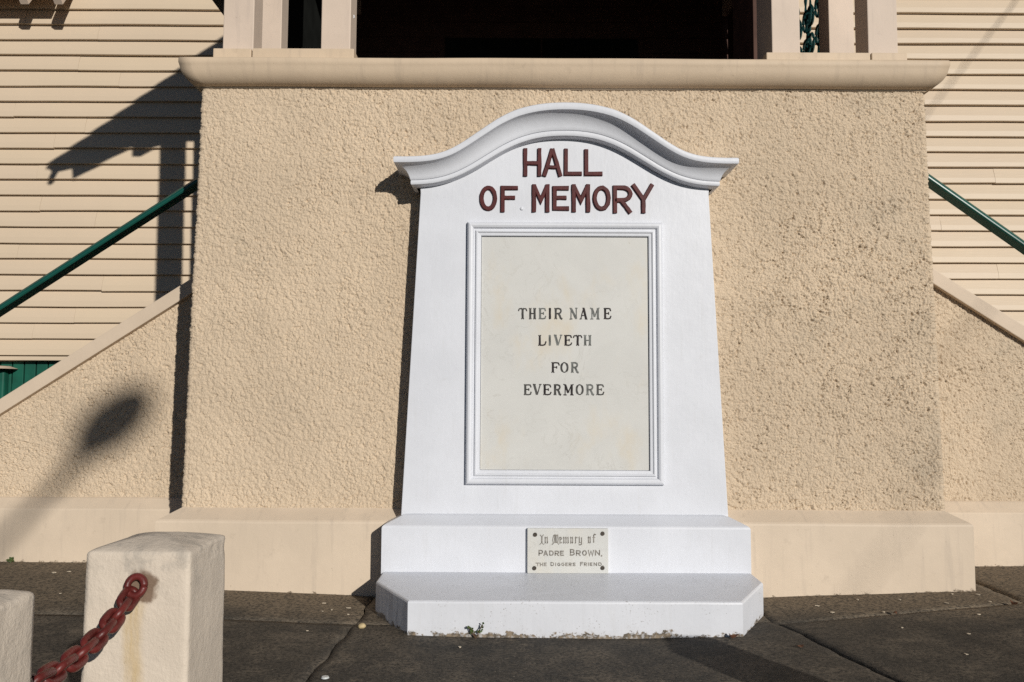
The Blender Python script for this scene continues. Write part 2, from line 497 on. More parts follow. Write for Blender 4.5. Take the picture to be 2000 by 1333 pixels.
def ground_sheet():
    xs = sorted(set([-1500, -300, -60, -20] + [round(-9 + i * 0.5, 3) for i in range(37)] + [20, 60, 300, 1500]))
    ys = sorted(set([-1500, -300, -60, -20] + [round(-9 + i * 0.5, 3) for i in range(37)] + [20, 60, 300, 1500]))
    v = [(x, y, (g(x, y) if abs(x) < 9.1 and abs(y) < 9.1 else g(max(-9, min(9, x)), max(-9, min(9, y)))) - 0.035) for x in xs for y in ys]
    return mesh_obj('ground', v, grid_faces(len(xs), len(ys)), M['earth'], None, True, kind='structure')

ground_sheet()
path = mesh_obj('footpath', [(x, y, g(x, y) - 0.02) for x in np.linspace(-6, 6, 49) for y in np.linspace(-6.0, 0.7, 29)],
                grid_faces(49, 29), M['joint'], None, True, kind='structure')

def warp(x, y):
    x2 = x + 0.020 * (mnoise.noise((x * 3, y * 6, 1.0))) + 0.010 * mnoise.noise((x * 10, y * 30, 2.0))
    y2 = y + 0.012 * (mnoise.noise((x * 5, y * 3, 5.0))) + 0.004 * mnoise.noise((x * 30, y * 20, 6.0))
    return x2, y2

def slab(c00, c10, c11, c01, nu, nv, lift=0.0, gap=0.0045):
    """c00..c01 run round the slab; top follows the fall of the path, the edges drop to the joint"""
    P = [Vector((*c, 0)) for c in (c00, c10, c11, c01)]
    cen = sum(P, Vector()) / 4
    P = [p + (cen - p).normalized() * gap for p in P]
    v = []
    us = [0.0] + list(np.linspace(0, 1, nu)) + [1.0]
    vs = [0.0] + list(np.linspace(0, 1, nv)) + [1.0]
    for i, a in enumerate(us):
        for j, b in enumerate(vs):
            p = P[0] * (1 - a) * (1 - b) + P[1] * a * (1 - b) + P[2] * a * b + P[3] * (1 - a) * b
            x, y = warp(p.x, p.y)
            z = g(x, y) + lift + 0.003 * mnoise.noise((x * 2.5, y * 2.5, 0))
            edge = i in (0, len(us) - 1) or j in (0, len(vs) - 1)
            near_e = i in (1, len(us) - 2) or j in (1, len(vs) - 2)
            if edge: z -= 0.03
            elif near_e: z -= 0.0025
            v.append((x, y, z))
    return mesh_obj('concrete_slab', v, grid_faces(len(us), len(vs)), M['concrete'], path, True)

JL, JR = -1.10, 1.05
slab((-6, -0.70), (JL, -0.70), (JL, 0.68), (-6, 0.68), 70, 20)
slab((JL, -0.70), (JR, -0.62), (JR, 0.68), (JL, 0.68), 40, 20)
slab((JR, -0.66), (2.5, -0.40), (2.5, 0.68), (JR, 0.68), 30, 20)
slab((2.5, -0.40), (6, 0.0), (6, 0.68), (2.5, 0.68), 50, 14, 0.002)
slab((-6, -3.3), (-3.2, -3.3), (-3.2, -0.70), (-6, -0.70), 40, 40)
slab((-3.2, -3.3), (-1.27, -3.3), (JL, -0.70), (-3.2, -0.70), 40, 50)
slab((-1.27, -3.3), (1.745, -3.3), (JR, -0.62), (JL, -0.70), 60, 90, 0.001)
slab((1.785, -3.3), (4.1, -3.3), (2.5, -0.40), (JR + 0.030, -0.66), 40, 90)
slab((4.1, -3.3), (6, -3.3), (6, 0.0), (2.5, -0.40), 30, 50)
slab((-6, -6), (0.4, -6), (0.4, -3.3), (-6, -3.3), 60, 30)
slab((0.4, -6), (6, -6), (6, -3.3), (0.4, -3.3), 60, 30)

# ------------------------------------------------------------------ rendered porch base (the big roughcast block)
def lerp(a, b, t): return a + (b - a) * t

base_t = thing('porch_base', (0, 0.3, 0.05), 'cream roughcast masonry base standing behind the white memorial, with moulded ledge and smooth plinth', 'masonry base')

def rough_wall(name, parent, path2d, z0f, z1f, du, dz, seed, amp=1.0, shift=None):
    """path2d: list of (x, y, nx, ny, u, bottom x factor) columns; a lumpy cast surface pushed out along n"""
    cols = path2d
    nz = max(3, int((z1f(0) - z0f(0)) / dz))
    tz = np.linspace(0, 1, nz)
    U = np.array([c[4] for c in cols])[:, None] * np.ones((1, nz))
    Z0 = np.array([z0f(c[4]) for c in cols])[:, None]; Z1 = np.array([z1f(c[4]) for c in cols])[:, None]
    Z = Z0 + (Z1 - Z0) * tz[None, :]
    H = roughcast(U, Z, seed, amp)
    X = np.array([c[0] for c in cols])[:, None] + np.array([c[2] for c in cols])[:, None] * H
    Y = np.array([c[1] for c in cols])[:, None] + np.array([c[3] for c in cols])[:, None] * H
    if shift is not None: X = X * shift(Z)
    V = np.stack([X, Y, Z], -1).reshape(-1, 3)
    return mesh_obj(name, V, grid_faces(len(cols), nz), M['rough'], parent, True)

def block_cols():
    W, r = 2.235, 0.018
    c = []; u = 0.0
    ys = list(np.linspace(3.78, 0.8, 30)) + list(np.linspace(0.79, r, 60))
    for y in ys: c.append((-W, y, -1, 0, -y - W))
    for a in np.linspace(0, 90, 7)[1:-1]:
        an = R(a); c.append((-W + r - r * math.cos(an), r - r * math.sin(an), -math.cos(an), -math.sin(an), -W + r * 1.5 * a / 90))
    for x in np.linspace(-W + r, W - r, 1100): c.append((x, 0, 0, -1, x))
    for a in np.linspace(0, 90, 7)[1:-1]:
        an = R(a); c.append((W - r + r * math.sin(an), r - r * math.cos(an), math.sin(an), -math.cos(an), W - r * 1.5 * (1 - a / 90)))
    for y in ys[::-1]: c.append((W, y, 1, 0, W + y))
    return c
rough_wall('wall', base_t, block_cols(), lambda u: 0.52, lambda u: 3.165, 0.0041, 0.0041, 3,
           shift=lambda Z: 1 + 0.021 * (3.15 - Z) / 2.6)

def swept_ring(name, prof, W, y_back, m, parent, smooth=False, wob=0.0, nseg=1):
    """moulding with mitred returns: prof = (projection, z) pairs, walls at y=0 and x=+-W"""
    V, nP = [], len(prof)
    cols = []
    def col_at(x_of, y_of): cols.append([(x_of(p), y_of(p), z) for p, z in prof])
    col_at(lambda p: -(W + p), lambda p: y_back)
    n = max(2, nseg)
    for k in range(n + 1):
        f = k / n
        col_at(lambda p, f=f: lerp(-(W + p), W + p, f), lambda p: -p)
    col_at(lambda p: W + p, lambda p: y_back)
    for i, cc in enumerate(cols):
        for j, (x, y, z) in enumerate(cc):
            w = wob * mnoise.noise((x * 1.7, z * 3, 3.3)) if wob else 0
            V.append((x, y + w * 0.5, z + w))
    return mesh_obj(name, V, grid_faces(len(cols), nP), m, parent, smooth)

cor_prof = [(-0.3, 3.292), (0.096, 3.290), (0.106, 3.286), (0.112, 3.277), (0.112, 3.252), (0.109, 3.244)]
for k in range(1, 11):
    a = R(90 * k / 10)
    cor_prof.append((0.012 + 0.094 * math.cos(a), 3.244 - 0.108 * math.sin(a)))
cor_prof += [(0.012, 3.128), (-0.04, 3.126)]
cornice = swept_ring('cornice', cor_prof, 2.232, 3.75, M['moulding'], base_t, True, 0.004, 60)
for p in cornice.data.polygons: p.use_smooth = True

pl_prof = [(0.118, -0.05), (0.118, 0.488), (0.114, 0.498), (0.106, 0.506), (0.02, 0.556), (0.004, 0.566), (-0.05, 0.568)]
swept_ring('plinth', pl_prof, 2.268, 0.62, M['plinth'], base_t, False, 0.005, 70)

# ------------------------------------------------------------------ stair walls at the sides
def stair_wall(sgn, xt, zt, slope, label, seed):
    """wall plane y=0.66; coping's lower edge passes (xt, zt) and falls outwards"""
    t = thing('stair_wall', (sgn * 3.6, 0.8, 0.1), label, 'stair wall')
    x_in, x_out = 2.16, 4.4
    def topz(u): return max(0.60, zt - slope * (u - abs(xt)))
    us = np.linspace(x_in, 4.4, 520)
    cols = [(sgn * u, 0.66, 0, -1, u) for u in us]
    if sgn < 0: cols = cols[::-1]
    nz = 280
    tz = np.linspace(0, 1, nz)
    U = np.array([c[4] for c in cols])[:, None] * np.ones((1, nz))
    Z1 = np.array([topz(c[4]) for c in cols])[:, None]
    Z = 0.52 + (Z1 - 0.52 + 0.02) * tz[None, :]
    H = roughcast(U, Z, seed, 0.85)
    V = np.stack([sgn * U, 0.66 - H, Z], -1).reshape(-1, 3)
    mesh_obj('wall', V, grid_faces(len(cols), nz), M['rough'], t, True)
    # coping: flat band following the slope
    def cop(u, up): return topz(u) + up
    xo = abs(xt) + (zt - 0.62) / slope
    hv = 0.106
    pts = [(sgn * x_in, topz(x_in)), (sgn * xo, topz(xo)), (sgn * xo, topz(xo) + hv), (sgn * x_in, topz(x_in) + hv)]
    prism_xz('coping', pts, 0.612, 0.93, M['coping'], t, 0.006)
    # plinth
    prof = [(0.10, -0.05), (0.10, 0.468), (0.094, 0.478), (0.02, 0.538), (0.004, 0.546), (-0.05, 0.547)]
    Vp = []
    xs = np.linspace(x_in, x_out, 40)
    for x in (xs if sgn > 0 else xs[::-1]):
        for p, z in prof: Vp.append((sgn * x, 0.66 - p + 0.003 * mnoise.noise((x * 2, z * 3, seed)), z + 0.003 * mnoise.noise((x * 2, z * 3, seed + 2))))
    mesh_obj('plinth', Vp, grid_faces(len(xs), len(prof)), M['plinth'], t)
    # body behind the skin and the flight of steps
    bmb = bmesh.new()
    nst = int((xo + 0.6 - 2.3) / 0.27)
    a, b = [], []
    outline = [(sgn * 2.24, 0.0)]
    zs = topz(2.3) - 0.05
    x = 2.24
    outline.append((sgn * x, zs))
    for k in range(nst):
        x += 0.27; outline.append((sgn * x, zs)); zs = max(0.02, zs - 0.27 * slope); outline.append((sgn * x, zs))
    outline.append((sgn * x, 0.0))
    prism_xz('stair_flight', outline, 0.93, 3.2, M['step'], t)
    return t
stair_wall(-1, -2.524, 1.916, 0.652, 'cream roughcast stair wall with the soft shadow of a lamp on it', 61)
stair_wall(1, 2.62, 1.988, 0.643, 'cream roughcast stair wall without a lamp shadow, sloping coping, beside the mottled end of the masonry base', 83)

# ------------------------------------------------------------------ green handrails
def handrail(sgn, p0, p1, label):
    slope = (p0[1] - p1[1]) / (abs(p1[0]) - abs(p0[0]))
    a = Vector((sgn * 2.1, 0.75, p0[1] + slope * (abs(p0[0]) - 2.1)))
    xo = 4.75
    b = Vector((sgn * xo, 0.75, p0[1] - slope * (xo - abs(p0[0]))))
    t = thing('handrail', (sgn * xo, 0.75, 0.4), label, 'handrail')
    d = (b - a).normalized()
    n = Vector((-d.z, 0, d.x)) if sgn > 0 else Vector((d.z, 0, -d.x))
    if n.z < 0: n = -n
    # moulded timber section: sloping upper face, undercut lower face
    sec = [(0.055, 0.020), (0.038, 0.036), (-0.006, 0.036), (-0.030, 0.030), (-0.050, 0.012), (-0.057, 0.000), (-0.057, -0.008), (-0.050, -0.016), (0.050, -0.016), (0.057, -0.006)]
    V = []
    for q in (a, b):
        for y, h in sec: V.append(tuple(q + n * h + Vector((0, y, 0))))
    k = len(sec)
    F = [[i, (i + 1) % k, k + (i + 1) % k, k + i] for i in range(k)] + [list(range(k))[::-1], list(range(k, 2 * k))]
    mesh_obj('rail', V, F, M['green'], t)
    for ux in (4.15, 4.7):
        zz = a.z - slope * (ux - 2.1)
        box('support_post', sgn * ux - 0.02, sgn * ux + 0.02, 0.73, 0.77, 0.3, zz - 0.03, M['green'], t)
    return t
handrail(-1, (-2.534, 2.726), (-3.891, 1.815), 'dark green handrail running partly through shadow over the lamp shadowed stair wall')
handrail(1, (2.636, 2.765), (3.288, 2.292), 'glossy green handrail in full sun in front of the weatherboards')

# ------------------------------------------------------------------ weatherboard hall
hall = thing('hall_building', (0, 3.9, 0.1), 'cream weatherboard hall building behind the porch and stair walls', 'building')
YW, EXPO, Z_LINE = 3.8, 0.1725, 3.045
wall_l = box('front_wall', -9.0, -2.2, YW + 0.05, YW + 0.15, 1.60, 7.2, M['board'], hall, 0)
wall_r = box('front_wall', 2.2, 9.0, YW + 0.05, YW + 0.15, 1.60, 7.2, M['board'], hall, 0)

def weatherboard(x0, x1, zb, parent):
    n = max(2, int((x1 - x0) / 0.12))
    xs = np.linspace(x0, x1, n + 1)
    # section: thick lower lip overlapping the board below
    th = 0.021 + random.uniform(-0.003, 0.003)
    dz = random.uniform(-0.005, 0.005); ph = random.uniform(0, 50)
    tilt0, tilt1 = random.uniform(-0.0025, 0.0025), random.uniform(-0.0025, 0.0025)
    sec = [(0.040, 0.0), (0.0, 0.0), (-0.004, 0.002), (-0.0055, 0.007), (0.0, 0.06), (th + 0.020, EXPO + 0.02), (0.056, EXPO + 0.02), (0.056, 0.0)]
    V = []
    for x in xs:
        f = (x - x0) / (x1 - x0)
        w = 0.0045 * mnoise.noise((x * 1.1, ph, 0)) + lerp(tilt0, tilt1, f) + dz
        wy = 0.004 * mnoise.noise((x * 0.9, ph, 9))
        for y, z in sec:
            V.append((x, YW + y - 0.020 + (wy if y < 0.03 else 0), zb + z + (w if z < 0.03 else 0)))
    k = len(sec)
    F = [list(f) for f in grid_faces(n + 1, k)]
    F += [[i * k + k - 1, i * k + 2 * k - 1, i * k + k, i * k] for i in range(n)]
    F += [list(range(k)), list(range(n * k, n * k + k))[::-1]]
    return mesh_obj('weatherboard', V, F, M['board'], parent)

row0 = -8
for r in range(row0, 19):
    zb = Z_LINE + r * EXPO
    for (xa, xb, par) in ((-8.2, -2.2, wall_l), (2.2, 8.2, wall_r)):
        cuts = [xa]
        if par is wall_l:
            j = {16: -5.64, 15: -4.5, 13: -5.65, 12: -4.85, 10: -5.05, 9: -4.6, 7: -5.73, 6: -4.95, 5: -5.28, 3: -5.45, 1: -5.4, 0: -4.8, -2: -5.62, -4: -4.7, -6: -4.98, -7: -5.42}.get(r)
        else:
            j = random.choice([None, 3.7, 4.3, 4.9, 5.6]) if r % 3 == 0 else random.choice([6.1, 6.6, 7.2])
        if j: cuts.append(j)
        cuts.append(xb)
        for a, b in zip(cuts[:-1], cuts[1:]):
            weatherboard(a + 0.001, b - 0.001, zb, par)
box('base_sill', -8.2, -2.2, YW - 0.025, YW + 0.04, 1.605, 1.648, M['board'], hall, 0.006)
box('base_sill', 2.2, 8.2, YW - 0.025, YW + 0.04, 1.605, 1.648, M['board'], hall, 0.006)
# main roof, high out of the picture
mesh_obj('main_roof', [(-9.3, 3.4, 7.10), (9.3, 3.4, 7.10), (9.3, 9.0, 7.22), (-9.3, 9.0, 7.22), (-9.3, 3.4, 7.20), (9.3, 3.4, 7.20), (9.3, 9.0, 7.30), (-9.3, 9.0, 7.30)],
         [[0, 1, 2, 3], [7, 6, 5, 4], [0, 4, 5, 1], [1, 5, 6, 2], [2, 6, 7, 3], [3, 7, 4, 0]], M['roof'], hall)
# under-floor batten screen
scr = box('batten_screen', -8.2, -2.3, YW + 0.13, YW + 0.16, 0.2, 1.6, M['black'], hall, 0)
xb = -8.1
while xb < -2.5:
    box('batten', xb, xb + 0.112, YW + 0.075, YW + 0.10, 0.25, 1.595, M['batten'], scr, 0.004)
    xb += 0.128
for zr in (0.45, 1.30):
    box('screen_rail', -8.2, -2.3, YW + 0.10, YW + 0.13, zr - 0.06, zr + 0.06, M['batten'], scr, 0.003)
box('screen_rail', -8.2, -2.3, YW + 0.045, YW + 0.073, 0.95, 1.13, M['batten'], scr, 0.005)
stump = box('stump', -5.93, -5.70, YW - 0.02, YW + 0.07, 0.1, 1.50, M['batten'], hall, 0.02)
bm = bmesh.new()
bmesh.ops.create_cone(bm, cap_ends=True, segments=20, radius1=0.20, radius2=0.12, depth=0.03, matrix=Matrix.Translation((-5.80, YW + 0.02, 1.53)))
from_bm('ant_cap', bm, M['coping'], stump)
# sun hood over a window beyond the edge of the view
hood = mesh_obj('sun_hood', [(-8, 3.80, 6.14), (-5.14, 3.80, 6.14), (-5.14, 3.36, 5.51), (-8, 3.36, 5.51), (-8, 3.80, 6.18), (-5.14, 3.80, 6.18), (-5.14, 3.36, 5.55), (-8, 3.36, 5.55)],
                [[0, 1, 2, 3], [7, 6, 5, 4], [0, 4, 5, 1], [1, 5, 6, 2], [2, 6, 7, 3], [3, 7, 4, 0]], M['post'], hall)
for xr in (-5.16, -5.52, -5.88, -6.13):
    V = []
    for x in (xr, xr + 0.085):
        V += [(x, 3.80, 6.13), (x, 3.40, 5.45), (x, 3.40, 5.42), (x, 3.47, 5.36), (x, 3.80, 5.82)]
    mesh_obj('rafter', V, [[0, 1, 2, 3, 4], [9, 8, 7, 6, 5], [0, 5, 6, 1], [1, 6, 7, 2], [2, 7, 8, 3], [3, 8, 9, 4], [4, 9, 5, 0]], M['post'], hood)

# ------------------------------------------------------------------ entrance porch
porch = thing('entrance_porch', (0, 0.3, 3.27), 'shaded entrance porch with cream posts standing on the masonry base', 'porch')
FL = 3.292
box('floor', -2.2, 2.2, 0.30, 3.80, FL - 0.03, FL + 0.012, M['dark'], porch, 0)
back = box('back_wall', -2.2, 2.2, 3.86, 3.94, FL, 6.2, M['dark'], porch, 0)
for k in range(16):
    zb = FL + k * EXPO
    segs = [(-2.19, 2.19)] if zb > 5.19 else [(-2.19, -1.12), (1.12, 2.19)]
    for a, b in segs:
        V = []
        for x in (a, b):
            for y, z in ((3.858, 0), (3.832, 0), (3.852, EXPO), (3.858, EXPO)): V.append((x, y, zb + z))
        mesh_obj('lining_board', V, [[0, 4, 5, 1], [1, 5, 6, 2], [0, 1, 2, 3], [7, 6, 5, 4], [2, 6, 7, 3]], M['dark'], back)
for s in (-1, 1):
    dl = box('door', s * 0.535 - 0.525, s * 0.535 + 0.525, 3.84, 3.855, FL, 5.18, M['black'], porch, 0.003)
    for zz in (3.5, 4.35):
        box('door_panel', s * 0.535 - 0.36, s * 0.535 + 0.36, 3.826, 3.838, zz, zz + 0.6, M['black'], dl, 0.003)
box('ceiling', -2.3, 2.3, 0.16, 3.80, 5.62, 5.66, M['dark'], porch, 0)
for s in (-1, 1):
    box('side_lintel', s * 2.06 - 0.08, s * 2.06 + 0.08, 0.17, 3.8, 5.42, 5.61, M['post'], porch)
    # gable roof slopes
eL, eR, zr, zeL = -3.291, 2.62, 7.70, 5.184
def slope_slab(x0, z0, x1, z1):
    V = []
    for y in (-0.02, 3.78):
        V += [(x0, y, z0), (x1, y, z1), (x1, y, z1 + 0.05), (x0, y, z0 + 0.05)]
    mesh_obj('roof_slope', V, [[0, 1, 2, 3], [7, 6, 5, 4], [0, 4, 5, 1], [1, 5, 6, 2], [2, 6, 7, 3], [3, 7, 4, 0]], M['roof'], porch)
sl = (zr - zeL) / 3.291
slope_slab(0, zr, eL - 0.01, zeL - 0.03); slope_slab(0, zr, eR, zr - sl * eR)
gpts = [(0, 7.71), (-3.285, 5.172), (-3.328, 5.135), (-3.29, 5.10), (-3.335, 4.975), (-3.30, 4.955), (-3.235, 5.095), (-3.19, 5.10), (-3.072, 5.135), (-3.060, 5.012), (-3.03, 5.02),
        (-2.455, 5.357), (-2.427, 5.357), (-2.425, 5.265), (-2.335, 5.265), (-2.20, 5.357), (-1.95, 5.435), (1.95, 5.435), (2.2, 5.37), (2.58, 5.67)]
prism_xz('gable', gpts, 0.07, 0.13, M['post'], porch)

def porch_post(x0, x1, y0, y1, z0=FL + 0.01, top=5.44):
    return box('post', x0, x1, y0, y1, z0, top, M['post'], porch, 0.006)
p1 = porch_post(-2.168, -1.972, 0.14, 0.32)
p2 = porch_post(-2.160, -1.985, 0.80, 0.97)
p3 = porch_post(-1.540, -1.352, 0.14, 0.335)
q1 = porch_post(1.960, 2.150, 0.14, 0.335)
q2 = porch_post(1.955, 2.135, 0.76, 0.95)
q3 = porch_post(1.345, 1.525, 0.14, 0.46)
box('post', 1.40, 1.55, 0.72, 1.25, FL, 5.44, M['dark'], porch)  # dark colour stands for the shade on the inner post sides
# kerbs under the posts
def base_block(pxl, pxr, ztop, y0, y1, par):
    x0 = un(pxl, 105, y0)[0]; x1 = un(pxr, 105, y0)[0]
    return box('base_block', x0, x1, y0, y1, FL - 0.02, ztop, M['moulding'], par, 0.006)
base_block(416, 490, 3.396, 0.02, 0.36, p1)
base_block(492.5, 691, 3.400, 0.025, 0.36, p3)
base_block(1497, 1700, 3.390, 0.03, 0.48, q3)
base_block(1702.5, 1772, 3.386, 0.02, 0.36, q1)
# ring eye on the post
bm = bmesh.new()
cx, cz = un(688, 33, 0.23)
ring = [(cx + 0.012 * math.cos(a), 0.23, cz + 0.012 * math.sin(a)) for a in np.linspace(0, 2 * math.pi, 17)]
tube(bm, ring, 0.0045, 6)
tube(bm, [(-1.36, 0.23, cz), (cx - 0.012, 0.23, cz)], 0.0045, 6)
from_bm('ring_eye', bm, M['white'], p3)

def lace_panel(x, y_end):
    pnl = box('lace_panel', x - 0.012, x + 0.012, 1.0, y_end, FL + 0.02, FL + 0.06, M['lace'], porch, 0.003)
    box('top_rail', x - 0.015, x + 0.015, 1.0, y_end, 5.22, 5.26, M['lace'], pnl, 0.003)
    for k in range(int((y_end - 1.0) / 0.27)):
        y0 = 1.02 + k * 0.27
        for tier in range(5):
            zc = FL + 0.26 + tier * 0.4
            bm = bmesh.new()
            for sg in (-1, 1):
                pts = []
                for a in np.linspace(0, 1, 26):
                    ang = a * 2.6 * math.pi
                    rr = 0.085 * (1 - 0.75 * a)
                    pts.append((x, y0 + 0.13 + sg * (0.055 - rr * math.cos(ang) * 0.9), zc + (0.10 - rr * math.sin(ang) * 1.3) * (1 if tier % 2 else -1)))
                tube(bm, pts, 0.012, 4)
                tube(bm, [(x, y0 + 0.13 + sg * 0.02, zc - 0.2), (x, y0 + 0.13 + sg * 0.055, zc - 0.05), (x, y0 + 0.13 + sg * 0.05, zc + 0.08), (x, y0 + 0.13 + sg * 0.005, zc + 0.2)], 0.014, 4)
            from_bm('scroll', bm, M['lace'], pnl)
lace_panel(2.05, 2.1)
box('shade_screen', 2.04, 2.07, 2.12, 3.80, FL + 0.02, 5.42, M['dark'], porch, 0)  # dark sheet added so the sunlit boards beyond do not show through
box('shade_screen', -2.07, -2.04, 1.0, 3.80, FL + 0.02, 5.42, M['black'], porch, 0)  # black sheet added to paint the gap between the posts as shade

# ------------------------------------------------------------------ the memorial
mem = thing('memorial', (0, -0.3, 0.03), 'white painted memorial tablet with curved cornice, maroon lettering and a stepped base', 'memorial')
YF = -0.150          # face of the shaft
P_pts = [(0, 2.951), (0.10, 2.947), (0.20, 2.932), (0.30, 2.903), (0.40, 2.852), (0.50, 2.784), (0.60, 2.715), (0.68, 2.669), (0.76, 2.642), (0.84, 2.630), (0.92, 2.626), (1.004, 2.626)]
Q_pts = [(0, 2.772), (0.09, 2.768), (0.18, 2.754), (0.27, 2.726), (0.36, 2.684), (0.45, 2.631), (0.54, 2.576), (0.62, 2.534), (0.69, 2.506), (0.76, 2.487), (0.82, 2.478), (0.882, 2.474)]
def resample(pts, n):
    xs = [p[0] for p in pts]; zs = [p[1] for p in pts]
    # smooth curve through the points (Catmull-Rom by parameter)
    out = []
    m = len(pts) - 1
    for k in range(n + 1):
        t = k / n * m; i = min(int(t), m - 1); f = t - i
        def P(j):
            if j < 0: return (-pts[-j][0], pts[-j][1])
            if j > m: return (2 * xs[m] - xs[m - 1], 2 * zs[m] - zs[m - 1])
            return pts[j]
        a, b, c, d = P(i - 1), P(i), P(i + 1), P(i + 2)
        out.append(tuple(0.5 * (2 * b[q] + (c[q] - a[q]) * f + (2 * a[q] - 5 * b[q] + 4 * c[q] - d[q]) * f * f + (3 * b[q] - a[q] - 3 * c[q] + d[q]) * f ** 3) for q in (0, 1)))
    return out
NP = 44
Ph, Qh = resample(P_pts, NP), resample(Q_pts, NP)
Pf = [(-x, z) for x, z in Ph[::-1]] + Ph[1:]
Qf = [(-x, z) for x, z in Qh[::-1]] + Qh[1:]
# (share of the way from the outer to the inner line, y)
mprof = [(-0.03, 0.0), (-0.02, -0.25), (0.0, -0.276), (0.03, -0.284), (0.08, -0.286), (0.20, -0.286), (0.245, -0.283), (0.262, -0.274), (0.275, -0.264), (0.31, -0.252), (0.38, -0.236), (0.47, -0.222), (0.58, -0.212),
         (0.68, -0.206), (0.76, -0.203), (0.785, -0.200), (0.79, -0.192), (0.80, -0.1985), (0.83, -0.200), (0.93, -0.200), (0.965, -0.197), (0.985, -0.188), (1.0, -0.172), (1.02, -0.145)]
cols = []
def mcol(i, back):
    c = []
    for s, y in mprof:
        e = min(1, max(0, (abs(Pf[i][0]) - 0.75) / 0.25)); e = e * e * (3 - 2 * e)
        w = min(1, max(0, (0.286 - abs(y)) / 0.114)) if s >= 0 else 0.0
        x = lerp(Pf[i][0], Qf[i][0], lerp(s, w, e)); z = lerp(Pf[i][1], Qf[i][1], s)
        c.append((x, 0.02 if back else y, z))
    return c
allc = [mcol(0, True)] + [mcol(i, False) for i in range(len(Pf))] + [mcol(len(Pf) - 1, True)]
V = [p for c in allc for p in c]
cn = mesh_obj('cornice', V, grid_faces(len(allc), len(mprof)), M['white'], mem, True)
mod = cn.modifiers.new('split', 'EDGE_SPLIT'); mod.split_angle = R(38)

# shaft with battered sides
sh = [(-0.951, 0.50), (0.951, 0.50), (0.858, 2.44)] + [(lerp(Pf[i][0], Qf[i][0], 0.97) * 0.972, lerp(Pf[i][1], Qf[i][1], 0.97)) for i in range(len(Pf) - 1, -1, -1)] + [(-0.858, 2.44)]
prism_xz('shaft', sh, YF, 0.015, M['white'], mem, 0.004)

# moulded frame
def frame(name, xo, z0, z1, prof, m, parent):
    V = []
    for cx_, cz_ in ((-1, -1), (1, -1), (1, 1), (-1, 1)):
        for u, y in prof:
            V.append((cx_ * (xo - u), y, (z0 + u) if cz_ < 0 else (z1 - u)))
    return mesh_obj(name, V, grid_faces(4, len(prof), True), m, parent)
fprof = [(0.0, -0.148), (0.0, -0.166), (0.004, -0.176), (0.012, -0.183), (0.022, -0.184), (0.032, -0.180), (0.037, -0.174), (0.039, -0.167), (0.050, -0.167), (0.052, -0.176),
         (0.059, -0.178), (0.064, -0.174), (0.066, -0.170), (0.078, -0.169), (0.082, -0.167), (0.0825, -0.148)]
frame('frame', 0.577, 0.724, 2.264, fprof, M['white'], mem)
tab = box('tablet', -0.492, 0.492, -0.156, -0.140, 0.809, 2.176, M['tablet'], mem, 0.001)

# stepped base
swp = [(-0.0, 0.20)]
midp = [(0.115, 0.18), (0.115, 0.490), (0.111, 0.500), (0.104, 0.506), (0.012, 0.548), (-0.02, 0.556), (-0.10, 0.557)]
V = []
hw = 0.925
colsm = []
for x_s, back in ((-1, True), (-1, False), (1, False), (1, True)):
    for p, z in midp:
        V.append((x_s * (hw + p), 0.0 if back else -0.165 - p, z))
mesh_obj('upper_base', V, grid_faces(4, len(midp)), M['white'], mem)

def step_pts(inset, zf):
    o = [(-1.033 + inset, 0.0), (-1.033 + inset, -0.495 - inset * 0.2), (-0.815 + inset * 0.6, -0.87 + inset), (0.826 - inset * 0.6, -0.87 + inset), (1.040 - inset, -0.495 - inset * 0.2), (1.040 - inset, 0.0)]
    return [(x, y, zf(y)) for x, y in o]
ztop = lambda y: 0.252 + 0.022 * min(0.0, (y + 0.27)) / 0.60
rings = [step_pts(0.0, lambda y: -0.06), step_pts(0.0, lambda y: ztop(y) - 0.012), step_pts(0.003, lambda y: ztop(y) - 0.004), step_pts(0.010, lambda y: ztop(y)),]
V, n6 = [], 6
# refine the long edges so the skin can be a little uneven
def refine(ring):
    out = []
    for a, b in zip(ring[:-1], ring[1:]):
        k = max(1, int((Vector(b) - Vector(a)).length / 0.06))
        for q in range(k): out.append(tuple(Vector(a).lerp(Vector(b), q / k)))
    out.append(ring[-1]); return out
kk = [max(1, int((Vector(b) - Vector(a)).length / 0.06)) for a, b in zip(rings[0][:-1], rings[0][1:])]
def refine_n(ring):
    out = []
    for (a, b), k in zip(zip(ring[:-1], ring[1:]), kk):
        for q in range(k): out.append(tuple(Vector(a).lerp(Vector(b), q / k)))
    out.append(ring[-1]); return out
RR = [refine_n(r) for r in rings]
n1 = len(RR[0])
for i in range(n1):
    for r in RR:
        x, y, z = r[i]
        wv = 0.0022 * mnoise.noise((x * 6, y * 6, z * 6))
        V.append((x + wv, y + wv, z + wv * 0.7))
F = [list(f) for f in grid_faces(n1, 4)]
F.append([i * 4 + 3 for i in range(n1)])
mesh_obj('step', V, F, M['white_dirty'], mem)

